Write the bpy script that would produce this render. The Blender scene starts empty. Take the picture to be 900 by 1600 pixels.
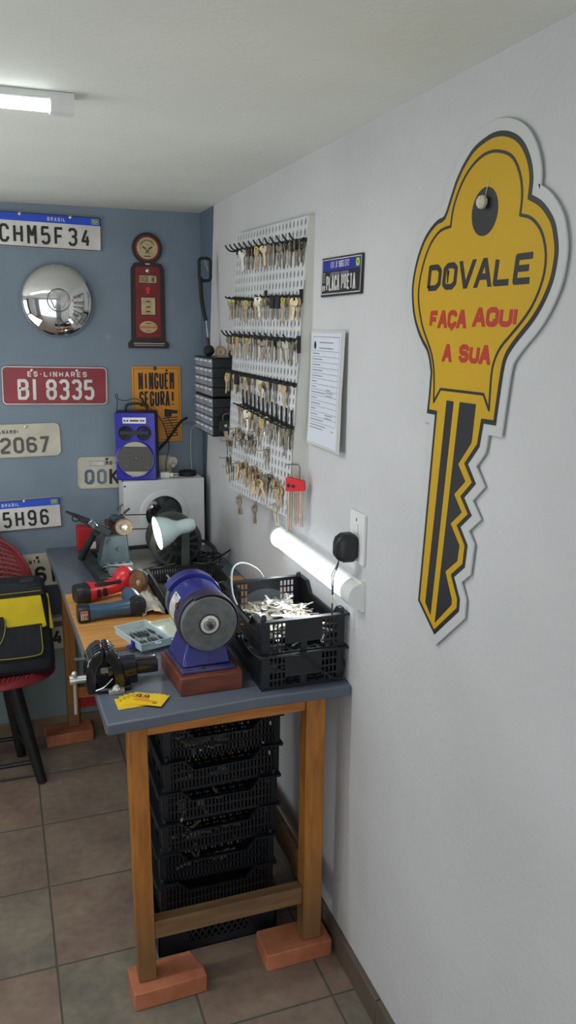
import bpy, math, random
from mathutils import Matrix, Vector
from math import sin, cos, pi, radians
random.seed(7)
C = bpy.context.scene.collection
WX = 0.015      # plane of the right wall
H = 2.25        # ceiling height
TZ = 0.865      # worktop height

# ------------------------------------------------------------------ materials
def lin(c):
    return tuple(((v/255)/12.92 if v/255 <= .04045 else ((v/255+.055)/1.055)**2.4) for v in c) + (1,)

def mat(name, col, rough=.5, metal=0, col2=None, scale=20, bump=0, bscale=60, stretch=None, coat=0, trans=0, alpha=1, emit=0, ecol=None, mix=(.35, .65), spec=None):
    m = bpy.data.materials.new(name); m.use_nodes = True
    nt = m.node_tree; b = nt.nodes['Principled BSDF']
    b.inputs['Base Color'].default_value = lin(col)
    b.inputs['Roughness'].default_value = rough
    b.inputs['Metallic'].default_value = metal
    b.inputs['Coat Weight'].default_value = coat
    b.inputs['Transmission Weight'].default_value = trans
    b.inputs['Alpha'].default_value = alpha
    if spec is not None: b.inputs['Specular IOR Level'].default_value = spec
    if emit:
        b.inputs['Emission Color'].default_value = lin(ecol or col); b.inputs['Emission Strength'].default_value = emit
    tc = nt.nodes.new('ShaderNodeTexCoord'); mp = nt.nodes.new('ShaderNodeMapping')
    nt.links.new(tc.outputs['Object'], mp.inputs['Vector'])
    if stretch: mp.inputs['Scale'].default_value = stretch
    if col2:
        n = nt.nodes.new('ShaderNodeTexNoise'); n.inputs['Scale'].default_value = scale; n.inputs['Detail'].default_value = 6
        nt.links.new(mp.outputs[0], n.inputs['Vector'])
        r = nt.nodes.new('ShaderNodeValToRGB')
        r.color_ramp.elements[0].position = mix[0]; r.color_ramp.elements[1].position = mix[1]
        r.color_ramp.elements[0].color = lin(col); r.color_ramp.elements[1].color = lin(col2)
        nt.links.new(n.outputs['Fac'], r.inputs[0]); nt.links.new(r.outputs[0], b.inputs['Base Color'])
    if bump:
        n = nt.nodes.new('ShaderNodeTexNoise'); n.inputs['Scale'].default_value = bscale; n.inputs['Detail'].default_value = 5
        nt.links.new(mp.outputs[0], n.inputs['Vector'])
        bp = nt.nodes.new('ShaderNodeBump'); bp.inputs['Strength'].default_value = bump; bp.inputs['Distance'].default_value = .004
        nt.links.new(n.outputs['Fac'], bp.inputs['Height']); nt.links.new(bp.outputs[0], b.inputs['Normal'])
    return m

M = {}
def mk(k, *a, **kw): M[k] = mat(k, *a, **kw)
mk('black_plastic', (22, 24, 26), .45, col2=(30, 32, 35), scale=12)
mk('crate_black', (17, 20, 25), .42, col2=(24, 28, 34), scale=15)
mk('black_gloss', (14, 15, 17), .14, coat=.6)
mk('black_rubber', (22, 23, 25), .75)
mk('black_matte', (20, 20, 22), .8, bump=.2, bscale=300)
mk('white_paint', (226, 226, 224), .45, col2=(214, 214, 212), scale=6)
mk('white_board', (214, 216, 216), .4, col2=(203, 205, 206), scale=8)
mk('white_plastic', (225, 226, 224), .35)
mk('ivory_plastic', (205, 200, 180), .45)
mk('grey_plastic', (112, 120, 126), .5, col2=(95, 102, 108), scale=20)
mk('drawer_plastic', (134, 142, 152), .5, col2=(118, 124, 134), scale=9)
mk('chrome', (225, 225, 225), .05, 1)
mk('steel', (165, 165, 162), .3, 1, col2=(130, 130, 128), scale=30)
mk('dull_steel', (110, 112, 112), .45, .8, col2=(80, 80, 80), scale=25)
mk('rust_iron', (88, 66, 52), .7, .4, col2=(52, 46, 42), scale=30)
mk('nickel', (206, 200, 186), .45, .35, col2=(182, 174, 156), scale=40)
mk('brass', (206, 186, 150), .45, .35, col2=(186, 162, 124), scale=40)
mk('old_key', (150, 142, 126), .5, .3, col2=(120, 112, 96), scale=40)
mk('silver', (206, 203, 194), .32, .7)
mk('pine', (205, 150, 85), .5, col2=(184, 126, 62), scale=5, stretch=(1, 12, 12), coat=.15)
mk('leg_wood', (184, 118, 46), .5, col2=(152, 94, 34), scale=6, stretch=(8, 8, 1.2), coat=.1)
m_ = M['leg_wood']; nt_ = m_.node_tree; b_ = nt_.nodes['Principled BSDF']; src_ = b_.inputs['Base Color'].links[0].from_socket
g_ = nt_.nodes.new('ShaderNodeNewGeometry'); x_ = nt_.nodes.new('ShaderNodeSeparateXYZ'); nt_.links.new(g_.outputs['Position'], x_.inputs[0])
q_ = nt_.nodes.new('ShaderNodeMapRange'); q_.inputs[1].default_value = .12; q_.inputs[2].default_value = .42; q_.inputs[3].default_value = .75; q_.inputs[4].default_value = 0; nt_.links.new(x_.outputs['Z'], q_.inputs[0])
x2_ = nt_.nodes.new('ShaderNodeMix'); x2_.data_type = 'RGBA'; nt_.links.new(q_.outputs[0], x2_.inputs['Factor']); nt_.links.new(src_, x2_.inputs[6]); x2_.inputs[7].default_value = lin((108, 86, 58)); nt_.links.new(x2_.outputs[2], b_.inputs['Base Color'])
mk('rail_wood', (190, 122, 50), .5, col2=(166, 100, 38), scale=6, stretch=(1.2, 8, 8), coat=.1)
mk('old_wood', (128, 98, 62), .7, col2=(104, 78, 50), scale=6, stretch=(1.2, 10, 10))
mk('block_wood', (116, 58, 38), .5, col2=(92, 44, 28), scale=7, stretch=(2, 10, 10))
mk('brick_clay', (188, 118, 84), .85, col2=(168, 98, 66), scale=14, bump=.3, bscale=120)
mk('worktop_paint', (98, 106, 118), .38, col2=(86, 94, 106), scale=4, bump=.1, bscale=25)
mk('blue_grinder', (34, 38, 120), .28, col2=(24, 28, 96), scale=7, coat=.5, mix=(.45, .75))
mk('dusty_blue', (70, 66, 100), .6, col2=(38, 40, 96), scale=22)
mk('guard_dark', (36, 32, 66), .5, col2=(58, 48, 58), scale=20)
mk('grind_stone', (104, 107, 106), .9, col2=(90, 93, 92), scale=60, bump=.3, bscale=400)
mk('paper_label', (205, 203, 190), .6)
mk('yellow_plain', (205, 170, 30), .5)
mk('card_yellow', (236, 200, 30), .5, col2=(228, 188, 28), scale=30)
mk('card_back', (220, 170, 130), .6)
mk('sign_yellow', (204, 162, 0), .6, col2=(198, 156, 2), scale=2)
mk('sign_dark', (40, 40, 42), .4)
mk('sign_red', (184, 48, 36), .5)
mk('sign_clear', (200, 202, 200), .35)
mk('poster_orange', (214, 140, 32), .45, col2=(204, 132, 30), scale=6)
mk('ink', (34, 30, 28), .6)
mk('grey_ink', (120, 122, 130), .7)
mk('plate_white', (222, 219, 214), .35, col2=(198, 194, 188), scale=10)
mk('plate_cream', (196, 190, 172), .4, col2=(180, 174, 156), scale=12)
mk('plate_grey_ink', (78, 74, 70), .5)
mk('plate_red', (140, 34, 42), .35, col2=(126, 28, 38), scale=12)
mk('plate_blue', (24, 74, 200), .35)
mk('plate_navy', (38, 44, 62), .4, col2=(46, 54, 72), scale=8)
mk('plate_black', (32, 26, 34), .35)
mk('plate_letter_blue', (70, 92, 110), .3, .3)
mk('deep_blue', (36, 44, 150), .35)
mk('flag_green', (60, 140, 80), .5)
mk('flag_yellow', (225, 205, 60), .5)
mk('cream_print', (196, 178, 134), .5, col2=(170, 148, 104), scale=25)
mk('pump_red', (134, 30, 28), .5, col2=(104, 22, 22), scale=10)
mk('pump_dark', (46, 28, 24), .55, col2=(34, 24, 22), scale=18)
mk('paper', (212, 216, 226), .7)
mk('tape_film', (204, 204, 196), .2)
mk('speaker_blue', (26, 22, 168), .25, col2=(20, 18, 140), scale=6, coat=.3)
mk('speaker_grille', (86, 84, 80), .5, .3, col2=(70, 68, 66), scale=200)
mk('speaker_cream', (176, 172, 150), .5)
mk('seat_red', (136, 46, 52), .42, col2=(124, 40, 46), scale=10)
mk('chair_black', (22, 23, 24), .5)
mk('bag_black', (24, 27, 32), .85, bump=.3, bscale=500, col2=(32, 36, 42), scale=20)
mk('bag_yellow', (220, 196, 20), .7, col2=(204, 180, 16), scale=14, bump=.2, bscale=400)
mk('bag_piping', (140, 136, 40), .7)
mk('tool_red', (208, 36, 44), .35, coat=.2)
mk('tool_teal', (52, 88, 112), .35, col2=(42, 72, 94), scale=15, coat=.3)
mk('disc_brown', (150, 118, 76), .6, col2=(128, 70, 44), scale=22)
mk('cloth_white', (214, 208, 196), .9, col2=(200, 192, 176), scale=20, bump=.4, bscale=60)
mk('clear_plastic', (206, 226, 230), .2, coat=.3, alpha=.6)
mk('case_lid', (206, 214, 196), .3, alpha=.92)
mk('clear_film', (120, 130, 130), .1, alpha=.12, coat=.6)
mk('blue_latch', (30, 34, 140), .4)
mk('machine_grey', (84, 98, 102), .5, .3, col2=(66, 78, 84), scale=14)
mk('machine_dark', (38, 44, 44), .55, .3, col2=(52, 58, 56), scale=20)
mk('motor_green', (78, 88, 82), .5, .3, col2=(58, 66, 62), scale=20)
mk('board_grey', (128, 128, 118), .7, col2=(108, 108, 100), scale=12)
mk('wire_brush', (142, 124, 104), .8, .2, col2=(96, 80, 64), scale=180, bump=.8, bscale=400)
mk('lamp_shade', (206, 226, 226), .2, coat=.6)
mk('lamp_glow', (255, 255, 250), .4, emit=30, ecol=(255, 252, 244))
mk('led', (255, 255, 255), .4, emit=5, ecol=(240, 250, 255))
mk('led_ceiling', (255, 255, 255), .4, emit=14, ecol=(244, 250, 255))
mk('box_red', (176, 26, 30), .5)
mk('yellow_tag', (238, 224, 30), .5, emit=.12)  # slight glow added so the tag yellow looks brighter
mk('copper', (168, 118, 84), .35, .85)
mk('bright_red', (214, 44, 50), .4)
mk('cable_grey', (150, 160, 160), .5)
mk('tape_brown', (150, 120, 90), .6)
mk('porthole', (34, 40, 40), .12, coat=.6)
mk('door_brown', (58, 36, 30), .5, col2=(48, 30, 26), scale=8)

# ------------------------------------------------------------------ mesh builder
class MB:
    def __init__(s, T=None): s.v = []; s.f = []; s.m = []; s.T = T or Matrix(); s.mi = 0
    def add(s, vs, fs):
        o = len(s.v); s.v += [tuple(s.T @ Vector(p)) for p in vs]
        for f in fs: s.f.append([i+o for i in f]); s.m.append(s.mi)
        return s
    def box(s, x0, x1, y0, y1, z0, z1):
        x0, x1 = min(x0, x1), max(x0, x1); y0, y1 = min(y0, y1), max(y0, y1); z0, z1 = min(z0, z1), max(z0, z1)
        return s.add([(x0,y0,z0),(x1,y0,z0),(x1,y1,z0),(x0,y1,z0),(x0,y0,z1),(x1,y0,z1),(x1,y1,z1),(x0,y1,z1)],
              [(3,2,1,0),(4,5,6,7),(0,1,5,4),(1,2,6,5),(2,3,7,6),(3,0,4,7)])
    def lathe(s, prof, o=(0,0,0), ax=(0,0,1), n=28, closed=False):
        ax = Vector(ax).normalized(); q = Vector((0,0,1)).rotation_difference(ax).to_matrix(); o = Vector(o)
        vs = []
        for r, h in prof:
            for k in range(n):
                a = 2*pi*k/n; vs.append(o + q @ Vector((max(r, 1e-5)*cos(a), max(r, 1e-5)*sin(a), h)))
        fs = [(i*n+k, i*n+(k+1) % n, (i+1)*n+(k+1) % n, (i+1)*n+k) for i in range(len(prof)-1) for k in range(n)]
        if closed: fs += [((len(prof)-1)*n+k, (len(prof)-1)*n+(k+1) % n, (k+1) % n, k) for k in range(n)]
        else: fs += [tuple(range(n-1, -1, -1)), tuple((len(prof)-1)*n+k for k in range(n))]
        return s.add(vs, fs)
    def cyl(s, p0, p1, r0, r1=None, n=20):
        p0, p1 = Vector(p0), Vector(p1); return s.lathe([(r0, 0), (r0 if r1 is None else r1, (p1-p0).length)], p0, p1-p0, n)
    def sphere(s, c, r, sc=(1,1,1), n=20, m=12):
        return s.add(*_sph(c, r, sc, n, m))
    def torus(s, c, R, r, ax=(0,0,1), n=36, m=8, a0=0, a1=2*pi, sc=(1,1)):
        ax = Vector(ax).normalized(); q = Vector((0,0,1)).rotation_difference(ax).to_matrix(); c = Vector(c)
        k = n if abs(a1-a0-2*pi) < 1e-4 else n+1
        pts = [c + q @ Vector((R*sc[0]*cos(a0+(a1-a0)*i/n), R*sc[1]*sin(a0+(a1-a0)*i/n), 0)) for i in range(k)]
        return s.tube(pts, r, m, closed=(k == n), smooth=0)
    def tube(s, pts, r, n=8, smooth=6, closed=False):
        pts = [Vector(p) for p in pts]
        if smooth: pts = catmull(pts, smooth)
        N = len(pts); vs = []; up = None
        for i, p in enumerate(pts):
            a = pts[(i-1) % N] if (i or closed) else pts[0]; b = pts[(i+1) % N] if (i < N-1 or closed) else pts[-1]
            t = (b-a).normalized() if (b-a).length > 1e-9 else Vector((0,0,1))
            if up is None: up = Vector((0,0,1)) if abs(t.z) < .9 else Vector((1,0,0))
            x = (up - t*up.dot(t)).normalized(); y = t.cross(x); up = x
            rr = r(i/(N-1)) if callable(r) else r
            vs += [p + x*rr*cos(2*pi*k/n) + y*rr*sin(2*pi*k/n) for k in range(n)]
        L = N if closed else N-1
        fs = [(i*n+k, i*n+(k+1) % n, ((i+1) % N)*n+(k+1) % n, ((i+1) % N)*n+k) for i in range(L) for k in range(n)]
        if not closed: fs += [tuple(range(n-1, -1, -1)), tuple((N-1)*n+k for k in range(n))]
        return s.add(vs, fs)
    def prism(s, poly, z0, z1, F=None):
        F = F or Matrix(); z0, z1 = min(z0, z1), max(z0, z1)
        A = sum(poly[i][0]*poly[(i+1) % len(poly)][1]-poly[(i+1) % len(poly)][0]*poly[i][1] for i in range(len(poly)))
        if A < 0: poly = poly[::-1]
        n = len(poly); vs = [F @ Vector((u, v, z)) for z in (z0, z1) for u, v in poly]
        return s.add(vs, [tuple(range(n-1, -1, -1)), tuple(range(n, 2*n))] + [(i, (i+1) % n, n+(i+1) % n, n+i) for i in range(n)])
    def stroke(s, pts, w, z0, z1, F=None, closed=False, joints=True):
        P = [Vector(p) for p in pts]; s.q = (getattr(s, 'q', 0)+1) % 9; z1 = z1+s.q*1.5e-5
        if closed: P.append(P[0])
        for a, b in zip(P, P[1:]):
            d = b-a
            if d.length < 1e-7: continue
            nn = Vector((-d.y, d.x)).normalized()*w/2
            s.q2 = (getattr(s, 'q2', 0)+1) % 5; s.prism([tuple(a-nn), tuple(b-nn), tuple(b+nn), tuple(a+nn)], z0, z1+s.q2*4e-6, F)
        if joints:
            for p in (P[:-1] if closed else P[1:-1]):
                s.prism([(p.x+w/2*cos(k*pi/4+.39), p.y+w/2*sin(k*pi/4+.39)) for k in range(8)], z0, z1-2e-5, F)
        return s

def _sph(c, r, sc, n, m):
    vs = [(c[0], c[1], c[2]-r*sc[2])]
    for i in range(1, m):
        t = pi*i/m
        vs += [(c[0]+r*sc[0]*sin(t)*cos(2*pi*k/n), c[1]+r*sc[1]*sin(t)*sin(2*pi*k/n), c[2]-r*sc[2]*cos(t)) for k in range(n)]
    vs.append((c[0], c[1], c[2]+r*sc[2])); L = len(vs)-1
    fs = [(0, 1+(k+1) % n, 1+k) for k in range(n)]
    for i in range(m-2): fs += [(1+i*n+k, 1+i*n+(k+1) % n, 1+(i+1)*n+(k+1) % n, 1+(i+1)*n+k) for k in range(n)]
    fs += [(L, 1+(m-2)*n+k, 1+(m-2)*n+(k+1) % n) for k in range(n)]
    return vs, fs

def catmull(P, k):
    out = []
    for i in range(len(P)-1):
        a = P[max(i-1, 0)]; b = P[i]; c = P[i+1]; d = P[min(i+2, len(P)-1)]
        for j in range(k):
            t = j/k; out.append(.5*((2*b)+(c-a)*t+(2*a-5*b+4*c-d)*t*t+(3*b-a-3*c+d)*t**3))
    return out+[P[-1]]

def obj(name, mb, m, parent=None, bevel=0, smooth=True, loc=None, rot=None, angle=35):
    me = bpy.data.meshes.new(name); me.from_pydata(mb.v, [], mb.f)
    ms = m if isinstance(m, (list, tuple)) else [m]
    for x in ms: me.materials.append(M[x])
    if len(ms) > 1: me.polygons.foreach_set('material_index', mb.m)
    if smooth:
        me.polygons.foreach_set('use_smooth', [True]*len(me.polygons)); me.set_sharp_from_angle(angle=radians(angle))
    me.update()
    o = bpy.data.objects.new(name, me); C.objects.link(o)
    if parent: o.parent = parent
    if loc: o.location = loc
    if rot: o.rotation_euler = rot
    if bevel:
        b = o.modifiers.new('bevel', 'BEVEL'); b.width = bevel; b.segments = 2; b.limit_method = 'ANGLE'; b.angle_limit = radians(40)
    return o
def tag(o, label, cat, group=None):
    o['label'] = label; o['category'] = cat
    if group: o['group'] = group
    return o
def thing(name, label, cat, loc=(0,0,0), rotz=0, group=None):
    o = bpy.data.objects.new(name, None); C.objects.link(o); o.empty_display_size = .05
    o.location = loc; o.rotation_euler = (0,0,rotz); return tag(o, label, cat, group)
def struct(name, mb, m, parent=None, **k):
    o = obj(name, mb, m, parent, **k)
    if not parent: o['kind'] = 'structure'
    return o
def dup(root, loc=None, rot=None, label=None, group=None):
    r = root.copy(); C.objects.link(r)
    if loc is not None: r.location = loc
    if rot is not None: r.rotation_euler = rot
    if label: r['label'] = label
    if group: r['group'] = group
    for ch in list(root.children):
        c = ch.copy(); C.objects.link(c); c.parent = r
        for g in list(ch.children):
            d = g.copy(); C.objects.link(d); d.parent = c
    return r

def frame(o, u, v):
    u, v = Vector(u), Vector(v); n = u.cross(v).normalized()
    return Matrix(((u.x, v.x, n.x, o[0]), (u.y, v.y, n.y, o[1]), (u.z, v.z, n.z, o[2]), (0,0,0,1)))
FB = frame((0,0,0), (1,0,0), (0,0,1))        # back wall: u = x, v = z, out = -y
FR = frame((WX,0,0), (0,-1,0), (0,0,1))      # right wall: u = -y, v = z, out = -x

def rrect(u0, u1, v0, v1, r, k=5):
    out = []
    for cx, cy, a in ((u1-r, v1-r, 0), (u0+r, v1-r, pi/2), (u0+r, v0+r, pi), (u1-r, v0+r, 1.5*pi)):
        out += [(cx+r*cos(a+pi/2*i/k), cy+r*sin(a+pi/2*i/k)) for i in range(k+1)]
    return out
def ellipse(cx, cy, a, b, n=32, t0=0): return [(cx+a*cos(t0+2*pi*i/n), cy+b*sin(t0+2*pi*i/n)) for i in range(n)]

# ------------------------------------------------------------------ stroke lettering
a_ = .16
OO = [(.25,0),(.75,0),(1,a_),(1,1-a_),(.75,1),(.25,1),(0,1-a_),(0,a_),(.25,0)]
G = {'A':[[(0,0),(.5,1),(1,0)],[(.18,.33),(.82,.33)]],
'B':[[(.75,.53),(0,.53),(0,0),(.75,0),(1,a_),(1,.4),(.78,.53),(.96,.65),(.96,.86),(.75,1),(0,1),(0,.53)]],
'C':[[(1,.72),(1,1-a_),(.75,1),(.25,1),(0,1-a_),(0,a_),(.25,0),(.75,0),(1,a_),(1,.28)]],
'D':[[(0,0),(.7,0),(1,.2),(1,.8),(.7,1),(0,1),(0,0)]],
'E':[[(1,0),(0,0),(0,1),(1,1)],[(0,.52),(.85,.52)]],'F':[[(0,0),(0,1),(1,1)],[(0,.5),(.85,.5)]],
'G':[[(1,.72),(1,1-a_),(.75,1),(.25,1),(0,1-a_),(0,a_),(.25,0),(.75,0),(1,a_),(1,.45),(.55,.45)]],
'H':[[(0,0),(0,1)],[(1,0),(1,1)],[(0,.5),(1,.5)]],'I':[[(.5,0),(.5,1)]],'J':[[(1,1),(1,a_),(.75,0),(.25,0),(0,a_)]],
'K':[[(0,0),(0,1)],[(1,1),(0,.4)],[(.3,.58),(1,0)]],'L':[[(0,1),(0,0),(1,0)]],'M':[[(0,0),(0,1),(.5,.4),(1,1),(1,0)]],
'N':[[(0,0),(0,1),(1,0),(1,1)]],'O':[OO],'P':[[(0,0),(0,1),(.75,1),(1,.86),(1,.6),(.75,.45),(0,.45)]],
'Q':[OO,[(.6,.25),(1,0)]],'R':[[(0,0),(0,1),(.75,1),(1,.86),(1,.62),(.75,.48),(0,.48)],[(.5,.48),(1,0)]],
'S':[[(1,.8),(1,.86),(.75,1),(.25,1),(0,.86),(0,.65),(.25,.53),(.75,.5),(1,.38),(1,a_),(.75,0),(.25,0),(0,a_),(0,.2)]],
'T':[[(.5,0),(.5,1)],[(0,1),(1,1)]],'U':[[(0,1),(0,a_),(.25,0),(.75,0),(1,a_),(1,1)]],'V':[[(0,1),(.5,0),(1,1)]],
'W':[[(0,1),(.25,0),(.5,.7),(.75,0),(1,1)]],'X':[[(0,0),(1,1)],[(0,1),(1,0)]],'Y':[[(0,1),(.5,.5),(1,1)],[(.5,.5),(.5,0)]],
'Z':[[(0,1),(1,1),(0,0),(1,0)]],'0':[OO],'1':[[(.25,.8),(.5,1),(.5,0)]],
'2':[[(0,.78),(0,.86),(.25,1),(.75,1),(1,.86),(1,.62),(0,.14),(0,0),(1,0)]],
'3':[[(0,.86),(.25,1),(.75,1),(1,.86),(1,.64),(.75,.53),(.4,.53)],[(.75,.53),(1,.4),(1,a_),(.75,0),(.25,0),(0,a_)]],
'4':[[(.6,1),(0,.28),(1,.28)],[(.72,.6),(.72,0)]],'5':[[(.95,1),(.06,1),(.02,.55),(.75,.6),(1,.45),(1,a_),(.75,0),(.25,0),(0,.14)]],
'6':[[(1,.8),(.95,.9),(.75,1),(.25,1),(0,1-a_),(0,a_),(.25,0),(.75,0),(1,a_),(1,.42),(.75,.56),(.25,.56),(0,.44)]],
'7':[[(0,1),(1,1),(.35,0)]],'8':[[(.25,.53),(0,.66),(0,.86),(.25,1),(.75,1),(1,.86),(1,.66),(.75,.53),(.25,.53),(0,.4),(0,a_),(.25,0),(.75,0),(1,a_),(1,.4),(.75,.53)]],
'9':[[(0,.2),(.05,.1),(.25,0),(.75,0),(1,a_),(1,1-a_),(.75,1),(.25,1),(0,1-a_),(0,.58),(.25,.44),(.75,.44),(1,.56)]],
'-':[[(.15,.5),(.85,.5)]],'!':[[(.5,.32),(.5,1)],[(.5,0),(.5,.08)]],'(':[[(.8,1),(.4,.7),(.4,.3),(.8,0)]],')':[[(.2,1),(.6,.7),(.6,.3),(.2,0)]],' ':[],'.':[[(.5,0),(.5,.08)]]}
G['Ç'] = G['C']+[[(.5,0),(.65,-.12),(.4,-.22)]]; G['É'] = G['E']+[[(.4,1.13),(.7,1.28)]]
def text(mb, s, F, u0, v0, h, w, sw, pitch=None, z0=.0004, z1=.0009, shear=0, wmap={}):
    """letters u0.. along the frame; w = letter width, sw = stroke width"""
    u = u0; gap = (pitch-w) if pitch else sw*1.8
    for ch in s:
        cw = w*wmap.get(ch, .55 if ch in '-' else .3 if ch in 'I!1.()' and not pitch else .5 if ch == ' ' and not pitch else 1)
        for st in G[ch]:
            pts = []
            for x, y in st:
                xx = sw/2+(cw-sw)*x if cw > sw else cw/2; yy = sw/2+(h-sw)*y
                pts.append((u+xx+shear*yy, v0+yy))
            if ch in 'AVMNWKXY7Z' and cw > sw:
                for (p, q), (n0, n1) in zip(zip(pts, pts[1:]), zip(st, st[1:])):
                    if p[1] > q[1]: p, q, n0, n1 = q, p, n1, n0
                    dy, dx = q[1]-p[1], q[0]-p[0]
                    if dy < .3*abs(dx) or dy < 1e-6: mb.stroke([p, q], sw, z0, z1, F); continue
                    hw = sw/2*math.hypot(dx, dy)/dy
                    e0 = sw/2 if n0[1] <= .01 else 0; e1 = sw/2 if n1[1] >= .99 else 0
                    ends = (st[0], st[-1]); a2 = p[0]-(dx/dy*e0 if n0 in ends else 0); b2 = q[0]+(dx/dy*e1 if n1 in ends else 0)
                    mb.q3 = (getattr(mb, 'q3', 0)+1) % 9
                    mb.prism([(a2-hw, p[1]-e0), (a2+hw, p[1]-e0), (b2+hw, q[1]+e1), (b2-hw, q[1]+e1)], z0, z1+1.7e-5*mb.q3+5e-6, F)
            else: mb.stroke(pts, sw, z0, z1, F)
        u += cw+gap
    return u

def holes_surface(fn, nu, nv, hr, keep=None):
    """grid of cells over fn(u,v)->point, each with an elliptical hole (hr = half sizes in cell units)"""
    mb = MB(); B = [(0,0),(.5,0),(1,0),(1,.5),(1,1),(.5,1),(0,1),(0,.5)]
    I = [(.5+hr[0]*cos(a), .5+hr[1]*sin(a)) for a in [radians(t) for t in (225,270,315,0,45,90,135,180)]]
    for i in range(nu):
        for j in range(nv):
            if keep and not keep(i, j):
                mb.add([fn((i+a)/nu, (j+b)/nv) for a, b in B], [tuple(range(8))]); continue
            vs = [fn((i+a)/nu, (j+b)/nv) for a, b in B]+[fn((i+a)/nu, (j+b)/nv) for a, b in I]
            mb.add(vs, [(k, (k+1) % 8, 8+(k+1) % 8, 8+k) for k in range(8)])
    return mb
def merge_solid(o, th, off=-1):
    w = o.modifiers.new('weld', 'WELD'); w.merge_threshold = 1e-5
    s = o.modifiers.new('solid', 'SOLIDIFY'); s.thickness = th; s.offset = off
# ================================================================== THE ROOM
def nodes(name):
    m = bpy.data.materials.new(name); m.use_nodes = True; M[name] = m
    nt = m.node_tree; b = nt.nodes['Principled BSDF']; L = nt.links.new
    tc = nt.nodes.new('ShaderNodeTexCoord')
    return m, nt, b, L, tc
def N(nt, t, **k):
    n = nt.nodes.new(t)
    for a, v in k.items(): n.inputs[a].default_value = v
    return n
def noise(nt, L, src, s, d=5): n = N(nt, 'ShaderNodeTexNoise', Scale=s, Detail=d); L(src, n.inputs['Vector']); return n
def ramp(nt, L, src, p0, c0, p1, c1):
    r = nt.nodes.new('ShaderNodeValToRGB'); e = r.color_ramp.elements
    e[0].position, e[1].position = p0, p1; e[0].color = lin(c0) if len(c0) == 3 else c0; e[1].color = lin(c1) if len(c1) == 3 else c1
    L(src, r.inputs[0]); return r
def mixc(nt, L, f, a, b):
    m = nt.nodes.new('ShaderNodeMix'); m.data_type = 'RGBA'
    if hasattr(f, 'links'): L(f, m.inputs['Factor'])
    else: m.inputs['Factor'].default_value = f
    for s, x in ((6, a), (7, b)):
        if hasattr(x, 'links'): L(x, m.inputs[s])
        else: m.inputs[s].default_value = lin(x)
    return m.outputs[2]
def bumpn(nt, L, b, h, st, dist):
    n = N(nt, 'ShaderNodeBump', Strength=st, Distance=dist); L(h, n.inputs['Height']); L(n.outputs[0], b.inputs['Normal']); return n

# floor: 35 cm stoneware tiles
m, nt, b, L, tc = nodes('floor_tiles')
mp = nt.nodes.new('ShaderNodeMapping'); mp.inputs['Location'].default_value = (0.0647+.3534*20, 0.3302+.3534*20, 0)
L(tc.outputs['Object'], mp.inputs['Vector'])
br = N(nt, 'ShaderNodeTexBrick', Scale=1.0); br.offset = 0; br.squash = 1
br.inputs['Mortar Size'].default_value = .0035; br.inputs['Mortar Smooth'].default_value = .25
br.inputs['Brick Width'].default_value = .3534; br.inputs['Row Height'].default_value = .3534
br.inputs['Color1'].default_value = (0,0,0,1); br.inputs['Color2'].default_value = (1,1,1,1); br.inputs['Mortar'].default_value = (0,0,0,1)
L(mp.outputs[0], br.inputs['Vector'])
n1 = noise(nt, L, tc.outputs['Object'], 5.5, 8); n2 = noise(nt, L, tc.outputs['Object'], 30, 6)
base = ramp(nt, L, n1.outputs['Fac'], .34, (110, 109, 102), .68, (144, 135, 118))
red = ramp(nt, L, n1.outputs['Fac'], .3, (134, 108, 97), .7, (152, 130, 113))
c1 = mixc(nt, L, br.outputs['Color'], base.outputs[0], red.outputs[0])
dk = ramp(nt, L, n2.outputs['Fac'], .3, (180, 180, 180), .7, (255, 255, 255))
mm = nt.nodes.new('ShaderNodeMix'); mm.data_type = 'RGBA'; mm.blend_type = 'MULTIPLY'; mm.inputs['Factor'].default_value = .45
L(c1, mm.inputs[6]); L(dk.outputs[0], mm.inputs[7])
fin = mixc(nt, L, br.outputs['Fac'], mm.outputs[2], (86, 84, 72)); L(fin, b.inputs['Base Color'])
b.inputs['Roughness'].default_value = .5
inv = N(nt, 'ShaderNodeMath'); inv.operation = 'MULTIPLY'; inv.inputs[1].default_value = -1; L(br.outputs['Fac'], inv.inputs[0])
ad = N(nt, 'ShaderNodeMath'); ad.operation = 'MULTIPLY_ADD'; ad.inputs[1].default_value = .25; L(n2.outputs['Fac'], ad.inputs[0]); L(inv.outputs[0], ad.inputs[2])
bumpn(nt, L, b, ad.outputs[0], .5, .004)

# skirting tiles
mk('skirting_tile', (132, 112, 86), .5, col2=(104, 88, 72), scale=5); mk('skirting_dark', (104, 92, 78), .5, col2=(84, 74, 64), scale=5)

# right wall: white roughcast, blue paint carried round the corner
m, nt, b, L, tc = nodes('wall_white')
n1 = noise(nt, L, tc.outputs['Object'], 70, 6); n2 = noise(nt, L, tc.outputs['Object'], 3, 4)
w = ramp(nt, L, n2.outputs['Fac'], .3, (197, 197, 198), .7, (206, 206, 207))
sx = nt.nodes.new('ShaderNodeSeparateXYZ'); L(tc.outputs['Object'], sx.inputs[0])
e1 = N(nt, 'ShaderNodeMath'); e1.operation = 'MULTIPLY_ADD'; e1.inputs[1].default_value = .155; e1.inputs[2].default_value = -.121
L(sx.outputs['Z'], e1.inputs[0])
n3 = noise(nt, L, tc.outputs['Object'], 14, 3)
e2 = N(nt, 'ShaderNodeMath'); e2.operation = 'MULTIPLY_ADD'; e2.inputs[1].default_value = .012; L(n3.outputs['Fac'], e2.inputs[0]); L(sx.outputs['Y'], e2.inputs[2])
e3 = N(nt, 'ShaderNodeMath'); e3.operation = 'ADD'; L(e1.outputs[0], e3.inputs[0]); L(e2.outputs[0], e3.inputs[1])
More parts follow.
